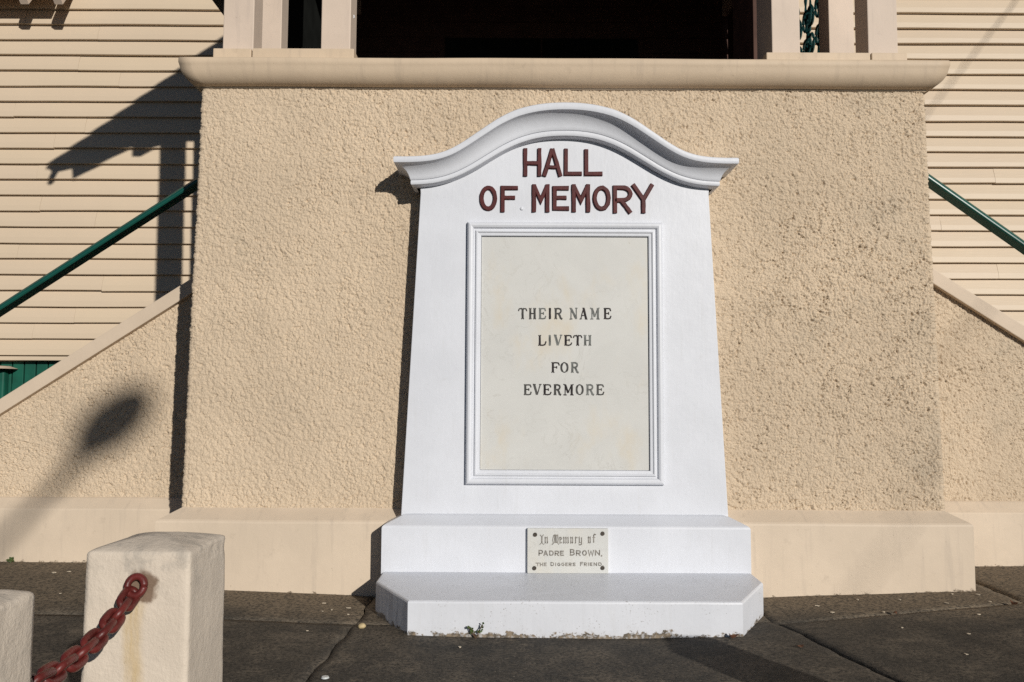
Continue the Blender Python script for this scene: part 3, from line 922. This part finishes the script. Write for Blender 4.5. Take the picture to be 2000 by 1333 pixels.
# ------------------------------------------------------------------ lettering
def strip(pts, wid, y0, y1, V, F, closed=False, bev=0.0):
    """one brush stroke: a band of the given widths along pts, raised from y0 (back) to y1 (front)"""
    n = len(pts)
    off = []
    for i in range(n):
        a = pts[(i - 1) % n] if closed or i > 0 else pts[i]
        b = pts[(i + 1) % n] if closed or i < n - 1 else pts[i]
        p = pts[i]
        d1 = Vector((p[0] - a[0], p[1] - a[1])); d2 = Vector((b[0] - p[0], b[1] - p[1]))
        if d1.length < 1e-9: d1 = d2
        if d2.length < 1e-9: d2 = d1
        d1.normalize(); d2.normalize()
        n1_, n2_ = Vector((-d1.y, d1.x)), Vector((-d2.y, d2.x))
        m_ = (n1_ + n2_)
        if m_.length < 1e-6: m_ = n1_
        m_.normalize()
        k = 1 / max(0.45, m_.dot(n1_))
        w = wid[i] if isinstance(wid, (list, tuple)) else wid
        off.append((m_ * (w / 2 * k), m_ * (max(w / 2 - bev, w * 0.2) * k)))
    b0 = len(V)
    for i, p in enumerate(pts):
        o, oi = off[i]
        V.extend([(p[0] - o.x, y0, p[1] - o.y), (p[0] - o.x, lerp(y0, y1, 0.7), p[1] - o.y), (p[0] - oi.x, y1, p[1] - oi.y),
                  (p[0] + oi.x, y1, p[1] + oi.y), (p[0] + o.x, lerp(y0, y1, 0.7), p[1] + o.y), (p[0] + o.x, y0, p[1] + o.y)])
    m = n if closed else n - 1
    for i in range(m):
        a, b = b0 + i * 6, b0 + ((i + 1) % n) * 6
        for j in range(5): F.append([a + j, b + j, b + j + 1, a + j + 1])
    if not closed:
        F.append([b0 + j for j in range(6)]); F.append([b0 + (n - 1) * 6 + j for j in range(5, -1, -1)])

def ell(cx, cy, rx, ry, a0=0, a1=360, n=20):
    return [(cx + rx * math.cos(R(a0 + (a1 - a0) * k / n)), cy + ry * math.sin(R(a0 + (a1 - a0) * k / n))) for k in range(n + 1)]
def bowl(x0, yt, yb, xr):
    cy, ry = (yt + yb) / 2, (yt - yb) / 2
    xm = x0 + (xr - x0) * 0.5
    return [(x0, yt), (xm, yt)] + ell(xm, cy, xr - xm, ry, 78, -78, 8) + [(xm, yb), (x0, yb)]
# strokes in a unit cell; entries: (points, width class, closed)
def sans(ch, s):
    h = s / 2; lo, hi = h, 1 - h; l, r = h, 1 - h
    G = {
        'H': [([(l, 0), (l, 1)], 1), ([(r, 0), (r, 1)], 1), ([(l, .47), (r, .47)], 1)],
        'A': [([(l, 0), (.5, 1)], 1), ([(r, 0), (.5, 1)], 1), ([(.2, .33), (.8, .33)], .85)],
        'L': [([(l, 1), (l, lo * .8), (1, lo * .8)], 1)],
        'O': [(ell(.5, .5, .5 - h, .5 - h, 0, 360, 22)[:-1], 1, True)],
        'F': [([(l, 0), (l, hi), (1, hi)], 1), ([(l, .52), (.84, .52)], .9)],
        'M': [([(l, 0), (l, 1)], 1), ([(l, .96), (.5, .42), (r, .96)], .95), ([(r, 1), (r, 0)], 1)],
        'E': [([(1, hi), (l, hi), (l, lo), (1, lo)], 1), ([(l, .52), (.86, .52)], .9)],
        'R': [([(l, 0), (l, hi)] + bowl(l, hi, .45, r)[1:], 1), ([(.42, .45), (1 - h * .8, 0)], 1)],
        'Y': [([(h * .8, 1), (.53, .47), (1 - h * .8, 1)], 1), ([(.53, .5), (.53, 0)], 1)],
        'P': [([(l, 0), (l, hi)] + bowl(l, hi, .42, r)[1:], 1)],
        'B': [([(l, 0), (l, hi)] + bowl(l, hi, .53, r * .95)[1:], 1), ([(l, lo)] + bowl(l, .5, lo, r)[::-1][1:-1], 1)],
        'D': [([(l, lo), (l, hi)] + bowl(l, hi, lo, r)[1:], 1)],
        'W': [([(h * .7, 1), (.27, 0), (.5, .8), (.73, 0), (1 - h * .7, 1)], .9)],
        'N': [([(l, 0), (l, 1)], 1), ([(l, .95), (r, .05)], .95), ([(r, 0), (r, 1)], 1)],
        'T': [([(.5, 0), (.5, .9)], 1), ([(0, hi), (1, hi)], 1)],
        'I': [([(.5, 0), (.5, 1)], 1)],
        'G': [(ell(.52, .5, .5 - h, .5 - h, 45, 320, 16) + [(r, .45), (.55, .45)], 1)],
        'S': [([(.95, .78), (.8, hi - .01), (.5, hi), (.2, hi - .04), (l, .74), (.25, .56), (.7, .46), (r, .28), (.8, lo + .03), (.5, lo), (.2, lo + .02), (.04, .22)], 1)],
        ',': [([(.6, .8), (.3, -.5)], 1)], '.': [([(.5, 0), (.5, .9)], 1)],
    }
    return G[ch]
def tuscan(ch):
    """thick stems with forked feet, thin joining strokes"""
    T, t = 1.0, 0.45
    def stem(x, y0=0.0, y1=1.0, both=True):
        w = .16
        s = [([(x, y0 + .05), (x, y1 - .05)], T)]
        for yy, sg in ((y0, 1), (y1, -1)):
            s += [([(x, yy + .13 * sg), (x - w * .55, yy + .05 * sg), (x - w, yy)], .55), ([(x, yy + .13 * sg), (x + w * .55, yy + .05 * sg), (x + w, yy)], .55)]
        return s
    G = {
        'T': stem(.5) + [([(.0, .72), (.06, .9), (.2, .95), (.5, .9), (.8, .95), (.94, .9), (1, .72)], .55)],
        'H': stem(.2) + stem(.8) + [([(.2, .5), (.8, .5)], .55)],
        'E': stem(.22) + [([(.22, .93), (.6, .96), (.86, .93), (.96, .72)], .6), ([(.22, .06), (.6, .03), (.88, .08), (1, .3)], .6), ([(.22, .52), (.68, .52)], .5), ([(.68, .64), (.68, .40)], .5)],
        'I': stem(.5),
        'R': stem(.22) + [([(.22, .94), (.55, .96), (.78, .88), (.84, .74), (.76, .58), (.55, .5), (.22, .5)], .75), ([(.55, .5), (.7, .3), (.8, .08), (1, .0)], .9)],
        'N': [([(.18, 0), (.18, 1)], .5), ([(.16, .98), (.84, .02)], 1.05), ([(.84, 0), (.84, 1)], .5), ([(0, 1), (.3, .93)], .5), ([(.7, 1), (1, .97)], .5), ([(0, 0), (.36, .02)], .5)],
        'A': [([(.5, 1), (.14, 0)], .5), ([(.5, 1), (.82, 0)], 1.05), ([(.24, .32), (.72, .32)], .45), ([(0, 0), (.28, .03)], .5), ([(.66, .02), (1, 0)], .55), ([(.36, .97), (.58, 1)], .5)],
        'M': [([(.18, 0), (.18, 1)], .5), ([(.17, .98), (.48, .2)], .95), ([(.48, .2), (.8, .98)], .5), ([(.82, 0), (.82, 1)], 1.0), ([(0, 0), (.34, .02)], .5), ([(.66, .02), (1, 0)], .5), ([(0, 1), (.2, .94)], .5), ([(.82, .94), (1, 1)], .5)],
        'L': stem(.24) + [([(.24, .05), (.6, .03), (.85, .1), (1, .4)], .65)],
        'V': [([(.14, 1), (.48, .02)], 1.05), ([(.86, 1), (.5, .02)], .5), ([(0, 1), (.34, .97)], .55), ([(.7, .98), (1, 1)], .5)],
        'F': stem(.24) + [([(.24, .93), (.6, .96), (.88, .92), (1, .68)], .6), ([(.24, .52), (.68, .52)], .5), ([(.68, .64), (.68, .40)], .5)],
        'O': [(ell(.5, .5, .40, .46, 0, 360, 24)[:-1], [.95 if abs(math.cos(R(360 * k / 24))) > .55 else .55 for k in range(24)], True)],
    }
    return G[ch]
def black(ch):
    """broken pen letters: upright bars with lozenge ends"""
    def bar(x, y0=.0, y1=1.0):
        return [([(x - .10, y1 - .10), (x, y1), (x + .02, y1 - .12), (x + .02, y0 + .12), (x - .02, y0), (x + .10, y0 + .10)], 1.0)]
    G = {
        'I': [([(.5, .12), (.5, .88)], 1.3), ([(.5, .8), (.2, .92), (.02, 1.0)], .7), ([(.5, .8), (.8, .95), (1, 1.02)], .7), ([(.5, .15), (.2, .05), (0, -.08)], .7), ([(.5, .15), (.8, .03), (1, -.08)], .7)],
        'n': bar(.25) + bar(.78) + [([(.25, .8), (.55, 1), (.78, .9)], .6)],
        'M': [([(.22, 0), (.1, .45), (.22, .85), (.4, 1)], .8), ([(.42, 1), (.42, .1)], 1.1), ([(.42, .98), (.6, .92), (.64, .1)], 1.0), ([(.64, .9), (.85, .95), (.92, .5), (.86, .1)], 1.0), ([(.86, .14), (1, -.06)], .8), ([(.2, .1), (.02, -.08)], .8), ([(.3, .16), (.8, .16)], .6)],
        'e': bar(.28) + [([(.28, .9), (.6, 1), (.85, .75), (.28, .5)], .7), ([(.28, .1), (.6, 0), (.9, .18)], .8)],
        'm': bar(.15) + bar(.5) + bar(.85) + [([(.15, .8), (.5, .98)], .6), ([(.5, .8), (.85, .98)], .6)],
        'o': bar(.24) + bar(.76) + [([(.24, .92), (.76, .98)], .6), ([(.24, .03), (.76, .08)], .6)],
        'r': bar(.3) + [([(.3, .8), (.6, 1), (.95, .9)], .9)],
        'y': bar(.22, .05) + [([(.78, 1), (.78, -.2), (.5, -.34), (.1, -.28)], 1.0), ([(.22, .06), (.78, .1)], .6)],
        'f': [([(.35, 0), (.35, .85), (.55, 1), (.95, .93)], 1.1), ([(.05, .62), (.75, .62)], .7)],
    }
    return G[ch]

def letter(name, strokes, x0, x1, z0, z1, sw, yb, yf, m, parent, bev=0.0, ystep=0.0003):
    V, F = [], []
    for k, st in enumerate(strokes):
        pts, wc = st[0], st[1]
        cl = len(st) > 2 and st[2]
        pp = [(lerp(x0, x1, a), lerp(z0, z1, b)) for a, b in pts]
        wid = [sw * w for w in wc] if isinstance(wc, list) else sw * wc
        if len(pp) == 2:
            q = [k_ / 6 for k_ in range(7)]
            pp = [(lerp(pp[0][0], pp[1][0], f), lerp(pp[0][1], pp[1][1], f)) for f in q]
            if isinstance(wid, list): wid = wid[0]
        strip(pp, wid, yb, yf - k * ystep, V, F, cl, bev)
    jt = sw * 0.10
    V = [(x + jt * mnoise.noise((x * 55, z * 55, 1)), y, z + jt * mnoise.noise((x * 55, z * 55, 7))) for x, y, z in V]
    return mesh_obj(name, V, F, m, parent)

ZT = 180.0; K1 = 720 / 2000.0
def word_boxes(rows, ox, oy, k): return rows
for ch, a, b in (('H', 783, 882), ('A', 886, 996), ('L', 1003, 1100), ('L', 1113, 1212)):
    yo = {783: 0, 886: 2, 1003: 2, 1113: 5}[a]
    x0, z1 = un(740 + a * .36, 180 + (308 + yo) * .36, YF); x1, z0 = un(740 + b * .36, 180 + 459 * .36, YF)
    s = 0.025 / (x1 - x0) if ch != 'A' else 0.024 / (x1 - x0)
    letter('raised_letter', sans(ch, min(.3, s)), x0, x1, z0, z1, 0.025, YF + 0.004, YF - 0.013, M['maroon'], mem, 0.004, 0.0006)
for ch, a, b in (('O', 546, 642), ('F', 660, 755), ('M', 830, 926), ('E', 941, 1031), ('M', 1045, 1146), ('O', 1159, 1258), ('R', 1268, 1376), ('Y', 1367, 1494)):
    x0, z1 = un(740 + a * .36, 180 + 503 * .36, YF); x1, z0 = un(740 + b * .36, 180 + (653 if a < 1260 else 659) * .36, YF)
    letter('raised_letter', sans(ch, min(.3, 0.026 / (x1 - x0))), x0, x1, z0, z1, 0.026, YF + 0.004, YF - 0.013, M['maroon'], mem, 0.004, 0.0006)

kz = 230 / 1460.0
ROWS = [(140, 278, 'T145-245,H272-362,E392-483,I505-562,R583-688,N777-877,A902-1000,M1033-1150,E1197-1292', '111010110'.ljust(9, '1')),
        (475, 606, 'L383-487,I503-562,V583-688,E708-805,T825-930,H950-1050', '012002'),
        (812, 943, 'F545-652,O665-762,R790-890', '012'),
        (1086, 1219, 'E207-303,V322-430,E447-548,R577-673,M700-827,O855-950,R978-1080,E1105-1203', '11010021')]
SH = ['112012020', '022002', '012', '11010121']
for (ya, yb_, spec, _), shades in zip(ROWS, SH):
    for item, sh_ in zip(spec.split(','), shades):
        ch, rng = item[0], item[1:].split('-')
        x0, z1 = un(990 + float(rng[0]) * kz, 580 + ya * kz, -0.157); x1, z0 = un(990 + float(rng[1]) * kz, 580 + yb_ * kz, -0.157)
        letter('engraved_letter', tuscan(ch), x0, x1, z0, z1, 0.0128, -0.1555, -0.1566, M['ink' + sh_], tab, 0, 0.00008)

# small plaque
YP = -0.302
plq = box('plaque', -0.219, 0.235, YP, -0.2785, 0.2475, 0.4955, M['plaque'], mem, 0.003)
def pq(a, b): return un(1010 + a / 10.0, 1015 + b / 10.0, YP)
for a, b in ((350, 298), (1668, 278), (335, 953), (1668, 948)):
    x, z = pq(a, b)
    bm = bmesh.new()
    bmesh.ops.create_cone(bm, cap_ends=True, segments=18, radius1=0.0125, radius2=0.0105, depth=0.006, matrix=Matrix.Translation((x, YP - 0.002, z)) @ Matrix.Rotation(R(90), 4, 'X'))
    bm_box(bm, x - 0.009, x + 0.009, YP - 0.0062, YP - 0.0052, z - 0.0012, z + 0.0012)
    from_bm('screw', bm, M['screw'], plq)
def pl_letter(st, a, b, ya, yb_, w):
    x0, z1 = pq(a, ya); x1, z0 = pq(b, yb_)
    letter('plaque_letter', st, x0, x1, z0, z1, w, YP + 0.0005, YP - 0.0006, M['ink3'], plq, 0, 0.00008)
for ch, a, b, ya, yb_ in (('I', 445, 520, 300, 480), ('n', 528, 606, 350, 460), ('M', 680, 812, 295, 480), ('e', 818, 886, 350, 460), ('m', 893, 1012, 350, 460), ('o', 1032, 1098, 350, 460), ('r', 1118, 1186, 350, 460),
                          ('y', 1195, 1276, 350, 460), ('o', 1375, 1442, 345, 455), ('f', 1468, 1545, 290, 455)):
    pl_letter(black(ch), a, b, ya, yb_, 0.0060)
for ch, a, b, ya, yb_ in (('P', 417, 508, 592, 712), ('A', 508, 606, 605, 712), ('D', 625, 716, 605, 712), ('R', 733, 822, 608, 712), ('E', 838, 915, 608, 712), ('B', 1030, 1126, 572, 712), ('R', 1148, 1246, 598, 712),
                          ('O', 1268, 1362, 598, 712), ('W', 1380, 1504, 596, 710), ('N', 1516, 1622, 594, 708), (',', 1636, 1668, 690, 715)):
    pl_letter(sans(ch, .24), a, b, ya, yb_, 0.0066)
for ch, a, b, ya, yb_ in (('T', 362, 438, 842, 916), ('H', 444, 512, 842, 914), ('E', 528, 578, 842, 914), ('D', 652, 722, 830, 913), ('I', 738, 770, 842, 913), ('G', 783, 848, 842, 913), ('G', 862, 928, 842, 913), ('E', 944, 990, 842, 913),
                          ('R', 1006, 1068, 842, 913), ('S', 1084, 1142, 842, 913), ('F', 1230, 1292, 826, 912), ('R', 1304, 1366, 840, 911), ('I', 1378, 1406, 840, 911), ('E', 1420, 1472, 840, 911), ('N', 1492, 1564, 838, 910), ('D', 1584, 1652, 838, 910), ('.', 1664, 1686, 893, 912)):
    pl_letter(sans(ch, .26), a, b, ya, yb_, 0.0048)
# small knob of filler on the face
bm = bmesh.new()
x, z = un(1019, 408, YF)
bmesh.ops.create_uvsphere(bm, u_segments=12, v_segments=8, radius=0.011, matrix=Matrix.Translation((x, YF - 0.001, z)) @ Matrix.Diagonal((1, .5, 1, 1)))
from_bm('plugged_hole', bm, M['white'], mem, True)

# ------------------------------------------------------------------ bollards and chain
def bollard(cx, cy, zt, label, rust=False, group='masonry bollards of the chain fence', seed=0, w=0.112):
    zb = g(cx, cy) - 0.03
    t = thing('bollard', (cx, cy, zb + 0.03), label, 'bollard', group)
    N, NZ = 22, 70
    r = 0.012
    V = []
    # square shaft with worn corners, closed by a low hipped cap
    per = []
    for q in range(4):
        for k in range(N):
            f = k / N * 2 - 1
            per.append([(f, -1), (1, f), (-f, 1), (-1, -f)][q])
    rows = [(lerp(zb, zt, k / NZ), w + 0.006 * (1 - k / NZ)) for k in range(NZ + 1)]
    ringsL = []
    for z, hw_ in rows: ringsL.append((z, hw_))
    for k, (dz, sc) in enumerate(((0.005, 0.985), (0.008, 0.95), (0.014, 0.8), (0.021, 0.55), (0.027, 0.3), (0.030, 0.1))): ringsL.append((zt + dz, w * sc))
    for a, b in per:
        for z, hw_ in ringsL:
            x, y = a * hw_, b * hw_
            # round the arrises
            cr = hw_ - 0.006
            ex, ey = max(0, abs(x) - cr), max(0, abs(y) - cr)
            if ex > 0 and ey > 0:
                l = math.hypot(ex, ey); kq = min(1, 0.006 / l)
                x = math.copysign(cr + ex * kq, x); y = math.copysign(cr + ey * kq, y)
            nz = mnoise.noise((x * 9 + seed, y * 9, z * 7)) * 0.0012 + mnoise.noise((x * 30 + seed, y * 30, z * 26)) * 0.0009
            chip = max(0, mnoise.noise((x * 16 + seed, y * 16, z * 11 + 4)) - 0.25) * 0.02 if (abs(abs(x) - hw_) < .02 and abs(abs(y) - hw_) < .02) or z > zt - .015 else 0
            l = math.hypot(x, y) + 1e-6
            V.append((cx + x + x / l * (nz - chip), cy + y + y / l * (nz - chip), z + (nz - chip) * (0.7 if z >= zt - .01 else 0)))
    F = [list(f) for f in grid_faces(len(per), len(ringsL), True)]
    nr = len(ringsL)
    F.append([i * nr + nr - 1 for i in range(len(per))])
    mm = make_bollard('bollard_paint', cx, cy, zt, rust)
    o = mesh_obj('shaft', V, F, mm, t, True)
    return t
bollard(-1.110, -3.088, 0.882, 'cream square bollard with a red chain and rust run on its sunlit face', True, seed=1)
bollard(-1.102, -3.905, 0.935, 'chipped grey cream bollard at the other end of the red chain', False, seed=5)
bollard(1.70, -3.10, 0.885, 'cream square bollard without a chain across the path from the rust stained one', False, seed=9)

chain = thing('chain', (-1.1, -3.5, 0.75), 'red painted steel chain sagging between two cream bollards', 'chain')
def link_mesh():
    bm = bmesh.new()
    L, Wd, r = 0.0275, 0.0142, 0.0076
    pts = []
    for k in range(24):
        a = 2 * math.pi * k / 24
        pts.append(Vector((Wd * math.cos(a), 0, (L - Wd) * (1 if math.sin(a) > 0 else -1) * min(1, abs(math.sin(a)) * 3) + Wd * math.sin(a))))
    n = len(pts); m = 8; ringsv = []
    for i, p in enumerate(pts):
        t = (pts[(i + 1) % n] - pts[i - 1]).normalized()
        b = Vector((0, 1, 0)); a = t.cross(b).normalized()
        ringsv.append([bm.verts.new(p + (a * math.cos(2 * math.pi * j / m) + b * math.sin(2 * math.pi * j / m)) * r) for j in range(m)])
    for i in range(n):
        for j in range(m):
            bm.faces.new((ringsv[i][j], ringsv[(i + 1) % n][j], ringsv[(i + 1) % n][(j + 1) % m], ringsv[i][(j + 1) % m]))
    bmesh.ops.recalc_face_normals(bm, faces=bm.faces)
    me = bpy.data.meshes.new('link'); bm.to_mesh(me); bm.free()
    me.polygons.foreach_set('use_smooth', [True] * len(me.polygons))
    me.materials.append(M['chain'])
    return me
lm = link_mesh()
A, B = Vector((-1.112, -3.215, 0.806)), Vector((-1.095, -3.80, 0.80))
def chain_pt(t):
    p = A.lerp(B, t); p.z -= 0.062 * 4 * t * (1 - t); return p
# points spaced one pitch apart along the curve
pitch = 0.0385
samples = [chain_pt(k / 400) for k in range(401)]
acc, pos = 0.0, [samples[0]]
for p, q in zip(samples[:-1], samples[1:]):
    acc += (q - p).length
    if acc >= pitch: pos.append(q); acc -= pitch
for k in range(len(pos) - 1):
    c = (pos[k] + pos[k + 1]) / 2; d = (pos[k + 1] - pos[k]).normalized()
    q = d.to_track_quat('Z', 'X')
    o = bpy.data.objects.new('link', lm); col.objects.link(o); o.parent = chain
    o.rotation_mode = 'QUATERNION'
    from mathutils import Quaternion
    o.rotation_quaternion = q @ Quaternion((0, 0, 1), R(45 + 90 * (k % 2) + random.uniform(-8, 8)))
    o.location = c - BASE[chain]
for yy, xx, zz in ((-3.203, -1.106, 0.826), (-3.797, -1.095, 0.805)):
    bm = bmesh.new()
    sg = -1 if yy > -3.5 else 1
    pts = [(xx + 0.018 * math.cos(a), yy + sg * (0.006 + 0.012 * (1 - math.sin(a)) * 0.5), zz - 0.006 + 0.019 * math.sin(a)) for a in np.linspace(0, 2 * math.pi, 25)]
    tube(bm, pts, 0.0078, 8)
    from_bm('staple', bm, M['chain'], chain, True)

# ------------------------------------------------------------------ street lamp and overhead wire behind the photographer (their shadows fall on the walls)
T = 21.0
hx, hy, hz = -3.03 + 0.54 * T, 0.66 - T, 1.05 + 0.39 * T
lamp = thing('street_lamp', (hx - 1.45, hy, 0), 'grey street lamp with curved arm on the opposite side of the footpath', 'street lamp')
bm = bmesh.new(); tube(bm, [(hx - 1.45, hy, -0.3), (hx - 1.45, hy, 3.0), (hx - 1.45, hy, hz - 1.75)], 0.07, 12, [0.09, 0.08, 0.06]); from_bm('pole', bm, M['steel'], lamp, True)
bm = bmesh.new(); tube(bm, [(hx - 1.45, hy, hz - 1.80), (hx - 1.1, hy, hz - 1.3), (hx - 0.6, hy, hz - 0.70), (hx - 0.1, hy, hz - 0.12)], 0.05, 10, [0.034, 0.034, 0.038, 0.065]); from_bm('arm', bm, M['steel'], lamp, True)
bm = bmesh.new()
bmesh.ops.create_uvsphere(bm, u_segments=20, v_segments=12, radius=1.0, matrix=Matrix.Translation((hx, hy, hz)) @ Matrix.Rotation(R(-42), 4, 'Y') @ Matrix.Diagonal((0.32, 0.2, 0.18, 1)))
from_bm('lamp_head', bm, M['steel'], lamp, True)

def utility_pole(x, y, h, label):
    t = thing('utility_pole', (x, y, 0), label, 'utility pole')
    bm = bmesh.new(); tube(bm, [(x, y, -0.3), (x, y, h * .5), (x, y, h + 0.5)], 0.14, 12, [0.17, 0.15, 0.12]); from_bm('pole', bm, M['timber'], t, True)
    box('crossarm', x - 0.9, x + 0.9, y - 0.18, y - 0.10, h - 0.02 - 0.1, h - 0.02, M['timber'], t)
wy = 3.8 - 7.0
wx, wz = 5.218 + 0.54 * 7, 5.621 + 0.39 * 7
def wpt(y): return (wx + (y - wy) * (-0.74 / 3.26), y, wz)
bm = bmesh.new(); tube(bm, [wpt(-34.0), wpt(-5), wpt(25.0)], 0.0085, 8)
from_bm('overhead_wire', bm, M['cable'], None, True, label='black overhead wire strung across above the hall roof', cat='wire')
utility_pole(wpt(-33.9)[0], -33.9, wz - 0.05, 'timber utility pole on the street side')
utility_pole(wpt(24.9)[0], 24.9, wz - 0.05, 'timber utility pole behind the hall')

# ------------------------------------------------------------------ small things on the path
def ground_at(px, py):
    y = -0.8
    for _ in range(30):
        x, z = un(px, py, y)
        # slide along the sight line until it meets the path
        zz = g(x, y)
        d = Vector((x, y, z)) - CAM
        k = (zz - CAM.z) / d.z
        y = CAM.y + d.y * k
    return CAM.x + d.x * k, y, g(CAM.x + d.x * k, y)

def flake(px, py, s, label, m, cat, group=None, curl=0.0, nm='fallen_petal'):
    x, y, z = ground_at(px, py)
    a0 = random.uniform(0, 6.28)
    n = 9
    V, F = [], []
    for k in range(n):
        a = 2 * math.pi * k / n
        rr = s * (0.75 + 0.5 * random.random())
        u, v = rr * math.cos(a), rr * 0.6 * math.sin(a)
        h = curl * abs(u) / s * s
        px_, py_ = u * math.cos(a0) - v * math.sin(a0), u * math.sin(a0) + v * math.cos(a0)
        V.append((x + px_, y + py_, z + 0.006 + h)); 
    V += [(a_, b_, c_ - 0.0025) for a_, b_, c_ in V[:n]]
    F = [list(range(n)), list(range(2 * n - 1, n - 1, -1))] + [[i, n + i, n + (i + 1) % n, (i + 1) % n] for i in range(n)]
    return mesh_obj(nm, V, F, m, None, False, label=label, cat=cat, group=group)
for px, py, s in ((633, 1180, .010), (680, 1189, .016), (630, 1196, .007), (680, 1202, .010), (648, 1193, .009), (600, 1234, .006), (898, 1266, .011)):
    flake(px, py, s, 'pale dry petal lying on the dark path by the left end of the memorial step' if False else 'pale dry petal on the dark path by the joint running to the shaded step corner', M['flake'], 'petal', 'petals by the shaded step corner')
for px, py, s in ((1596, 1185, .013), (1625, 1198, .016), (1675, 1173, .012), (1757, 1173, .010), (1849, 1180, .014), (1726, 1197, .009), (1910, 1163, .012), (1892, 1240, .009), (1762, 1228, .008), (1912, 1202, .012), (1887, 1280, .010), (1933, 1177, .010), (1860, 1162, .010)):
    flake(px, py, s, 'pale dry petal on the dark path by the sunlit step corner and cracked joint', M['flake'], 'petal', 'petals by the sunlit step corner')
for px, py, s in ((135, 1118, .012), (105, 1120, .02), (118, 1161, .008)):
    flake(px, py, s, 'pale fleck on the path below the lamp shadowed stair wall', M['flake'], 'petal', 'flecks below the stair wall')
flake(1562, 1266, .018, 'small red brown dead leaf beside the dark crack', M['leaf'], 'leaf', None, 0.5, 'dead_leaf')
flake(1432, 1249, .024, 'dark curled dead leaf against the foot of the white step', M['leaf'], 'leaf', None, 0.9, 'dead_leaf')
flake(1981, 1184, .022, 'dark curled dead leaf out on the path past the plinth end', M['leaf'], 'leaf', None, 0.9, 'dead_leaf')
flake(1748, 1201, .018, 'dark dead leaf on the pale joint in front of the plinth', M['leaf'], 'leaf', None, 0.6, 'dead_leaf')
# pebble, disc
x, y, z = ground_at(707, 1227)
bm = bmesh.new()
bmesh.ops.create_icosphere(bm, subdivisions=3, radius=1, matrix=Matrix.Translation((x, y, z + 0.010)) @ Matrix.Diagonal((0.020, 0.016, 0.013, 1)))
for v in bm.verts: v.co += Vector((1, 1, 1)) * 0.002 * mnoise.noise(v.co * 60)
from_bm('pebble', bm, M['pebble'], None, True, label='round yellowish pebble on the joint beside the white step', cat='pebble')
x, y, z = ground_at(635, 1326)
bm = bmesh.new()
bmesh.ops.create_cone(bm, cap_ends=True, segments=24, radius1=0.017, radius2=0.014, depth=0.006, matrix=Matrix.Translation((x, y, z + 0.006)))
from_bm('bottle_cap', bm, M['disc'], None, False, label='flat round pale disc lying on the dark slab', cat='disc')

def weed(px, py, h, n, label, leafy, seed):
    rnd = random.Random(seed)
    x, y, z = ground_at(px, py)
    t = thing('weed', (x, y, z), label, 'weed')
    bms, bml = bmesh.new(), bmesh.new()
    def leafq(p, d, s):
        d = d.normalized(); side = d.cross(Vector((0, -1, 0.3))).normalized() * s * .45
        a = [bml.verts.new(q) for q in (p, p + d * s * .5 + side, p + d * s, p + d * s * .5 - side)]
        bml.faces.new(a)
    for k in range(n):
        ang = rnd.uniform(-0.9, 0.9)
        top = Vector((x + math.sin(ang) * h * .7, y - rnd.uniform(0, .02), z + h * rnd.uniform(.6, 1)))
        mid = Vector((x, y, z)).lerp(top, .5) + Vector((rnd.uniform(-.008, .008), 0, 0.004))
        tube(bms, [(x, y, z - 0.005), mid, top], 0.0016, 5, [0.0026, 0.002, 0.0012])
        for q in range(leafy):
            f = rnd.uniform(.35, 1)
            p = Vector((x, y, z)).lerp(top, f)
            leafq(p, Vector((rnd.uniform(-1, 1), rnd.uniform(-.5, .2), rnd.uniform(-.1, 1))), rnd.uniform(.008, .016))
    from_bm('stem', bms, M['stem'], t); from_bm('leaves', bml, M['weed'], t, kind='stuff')
weed(930, 1247, 0.072, 5, 'tiny branching weed growing at the foot of the white step', 5, 3)
weed(22, 1099, 0.03, 7, 'small bright green tuft at the foot of the stair wall', 7, 8)
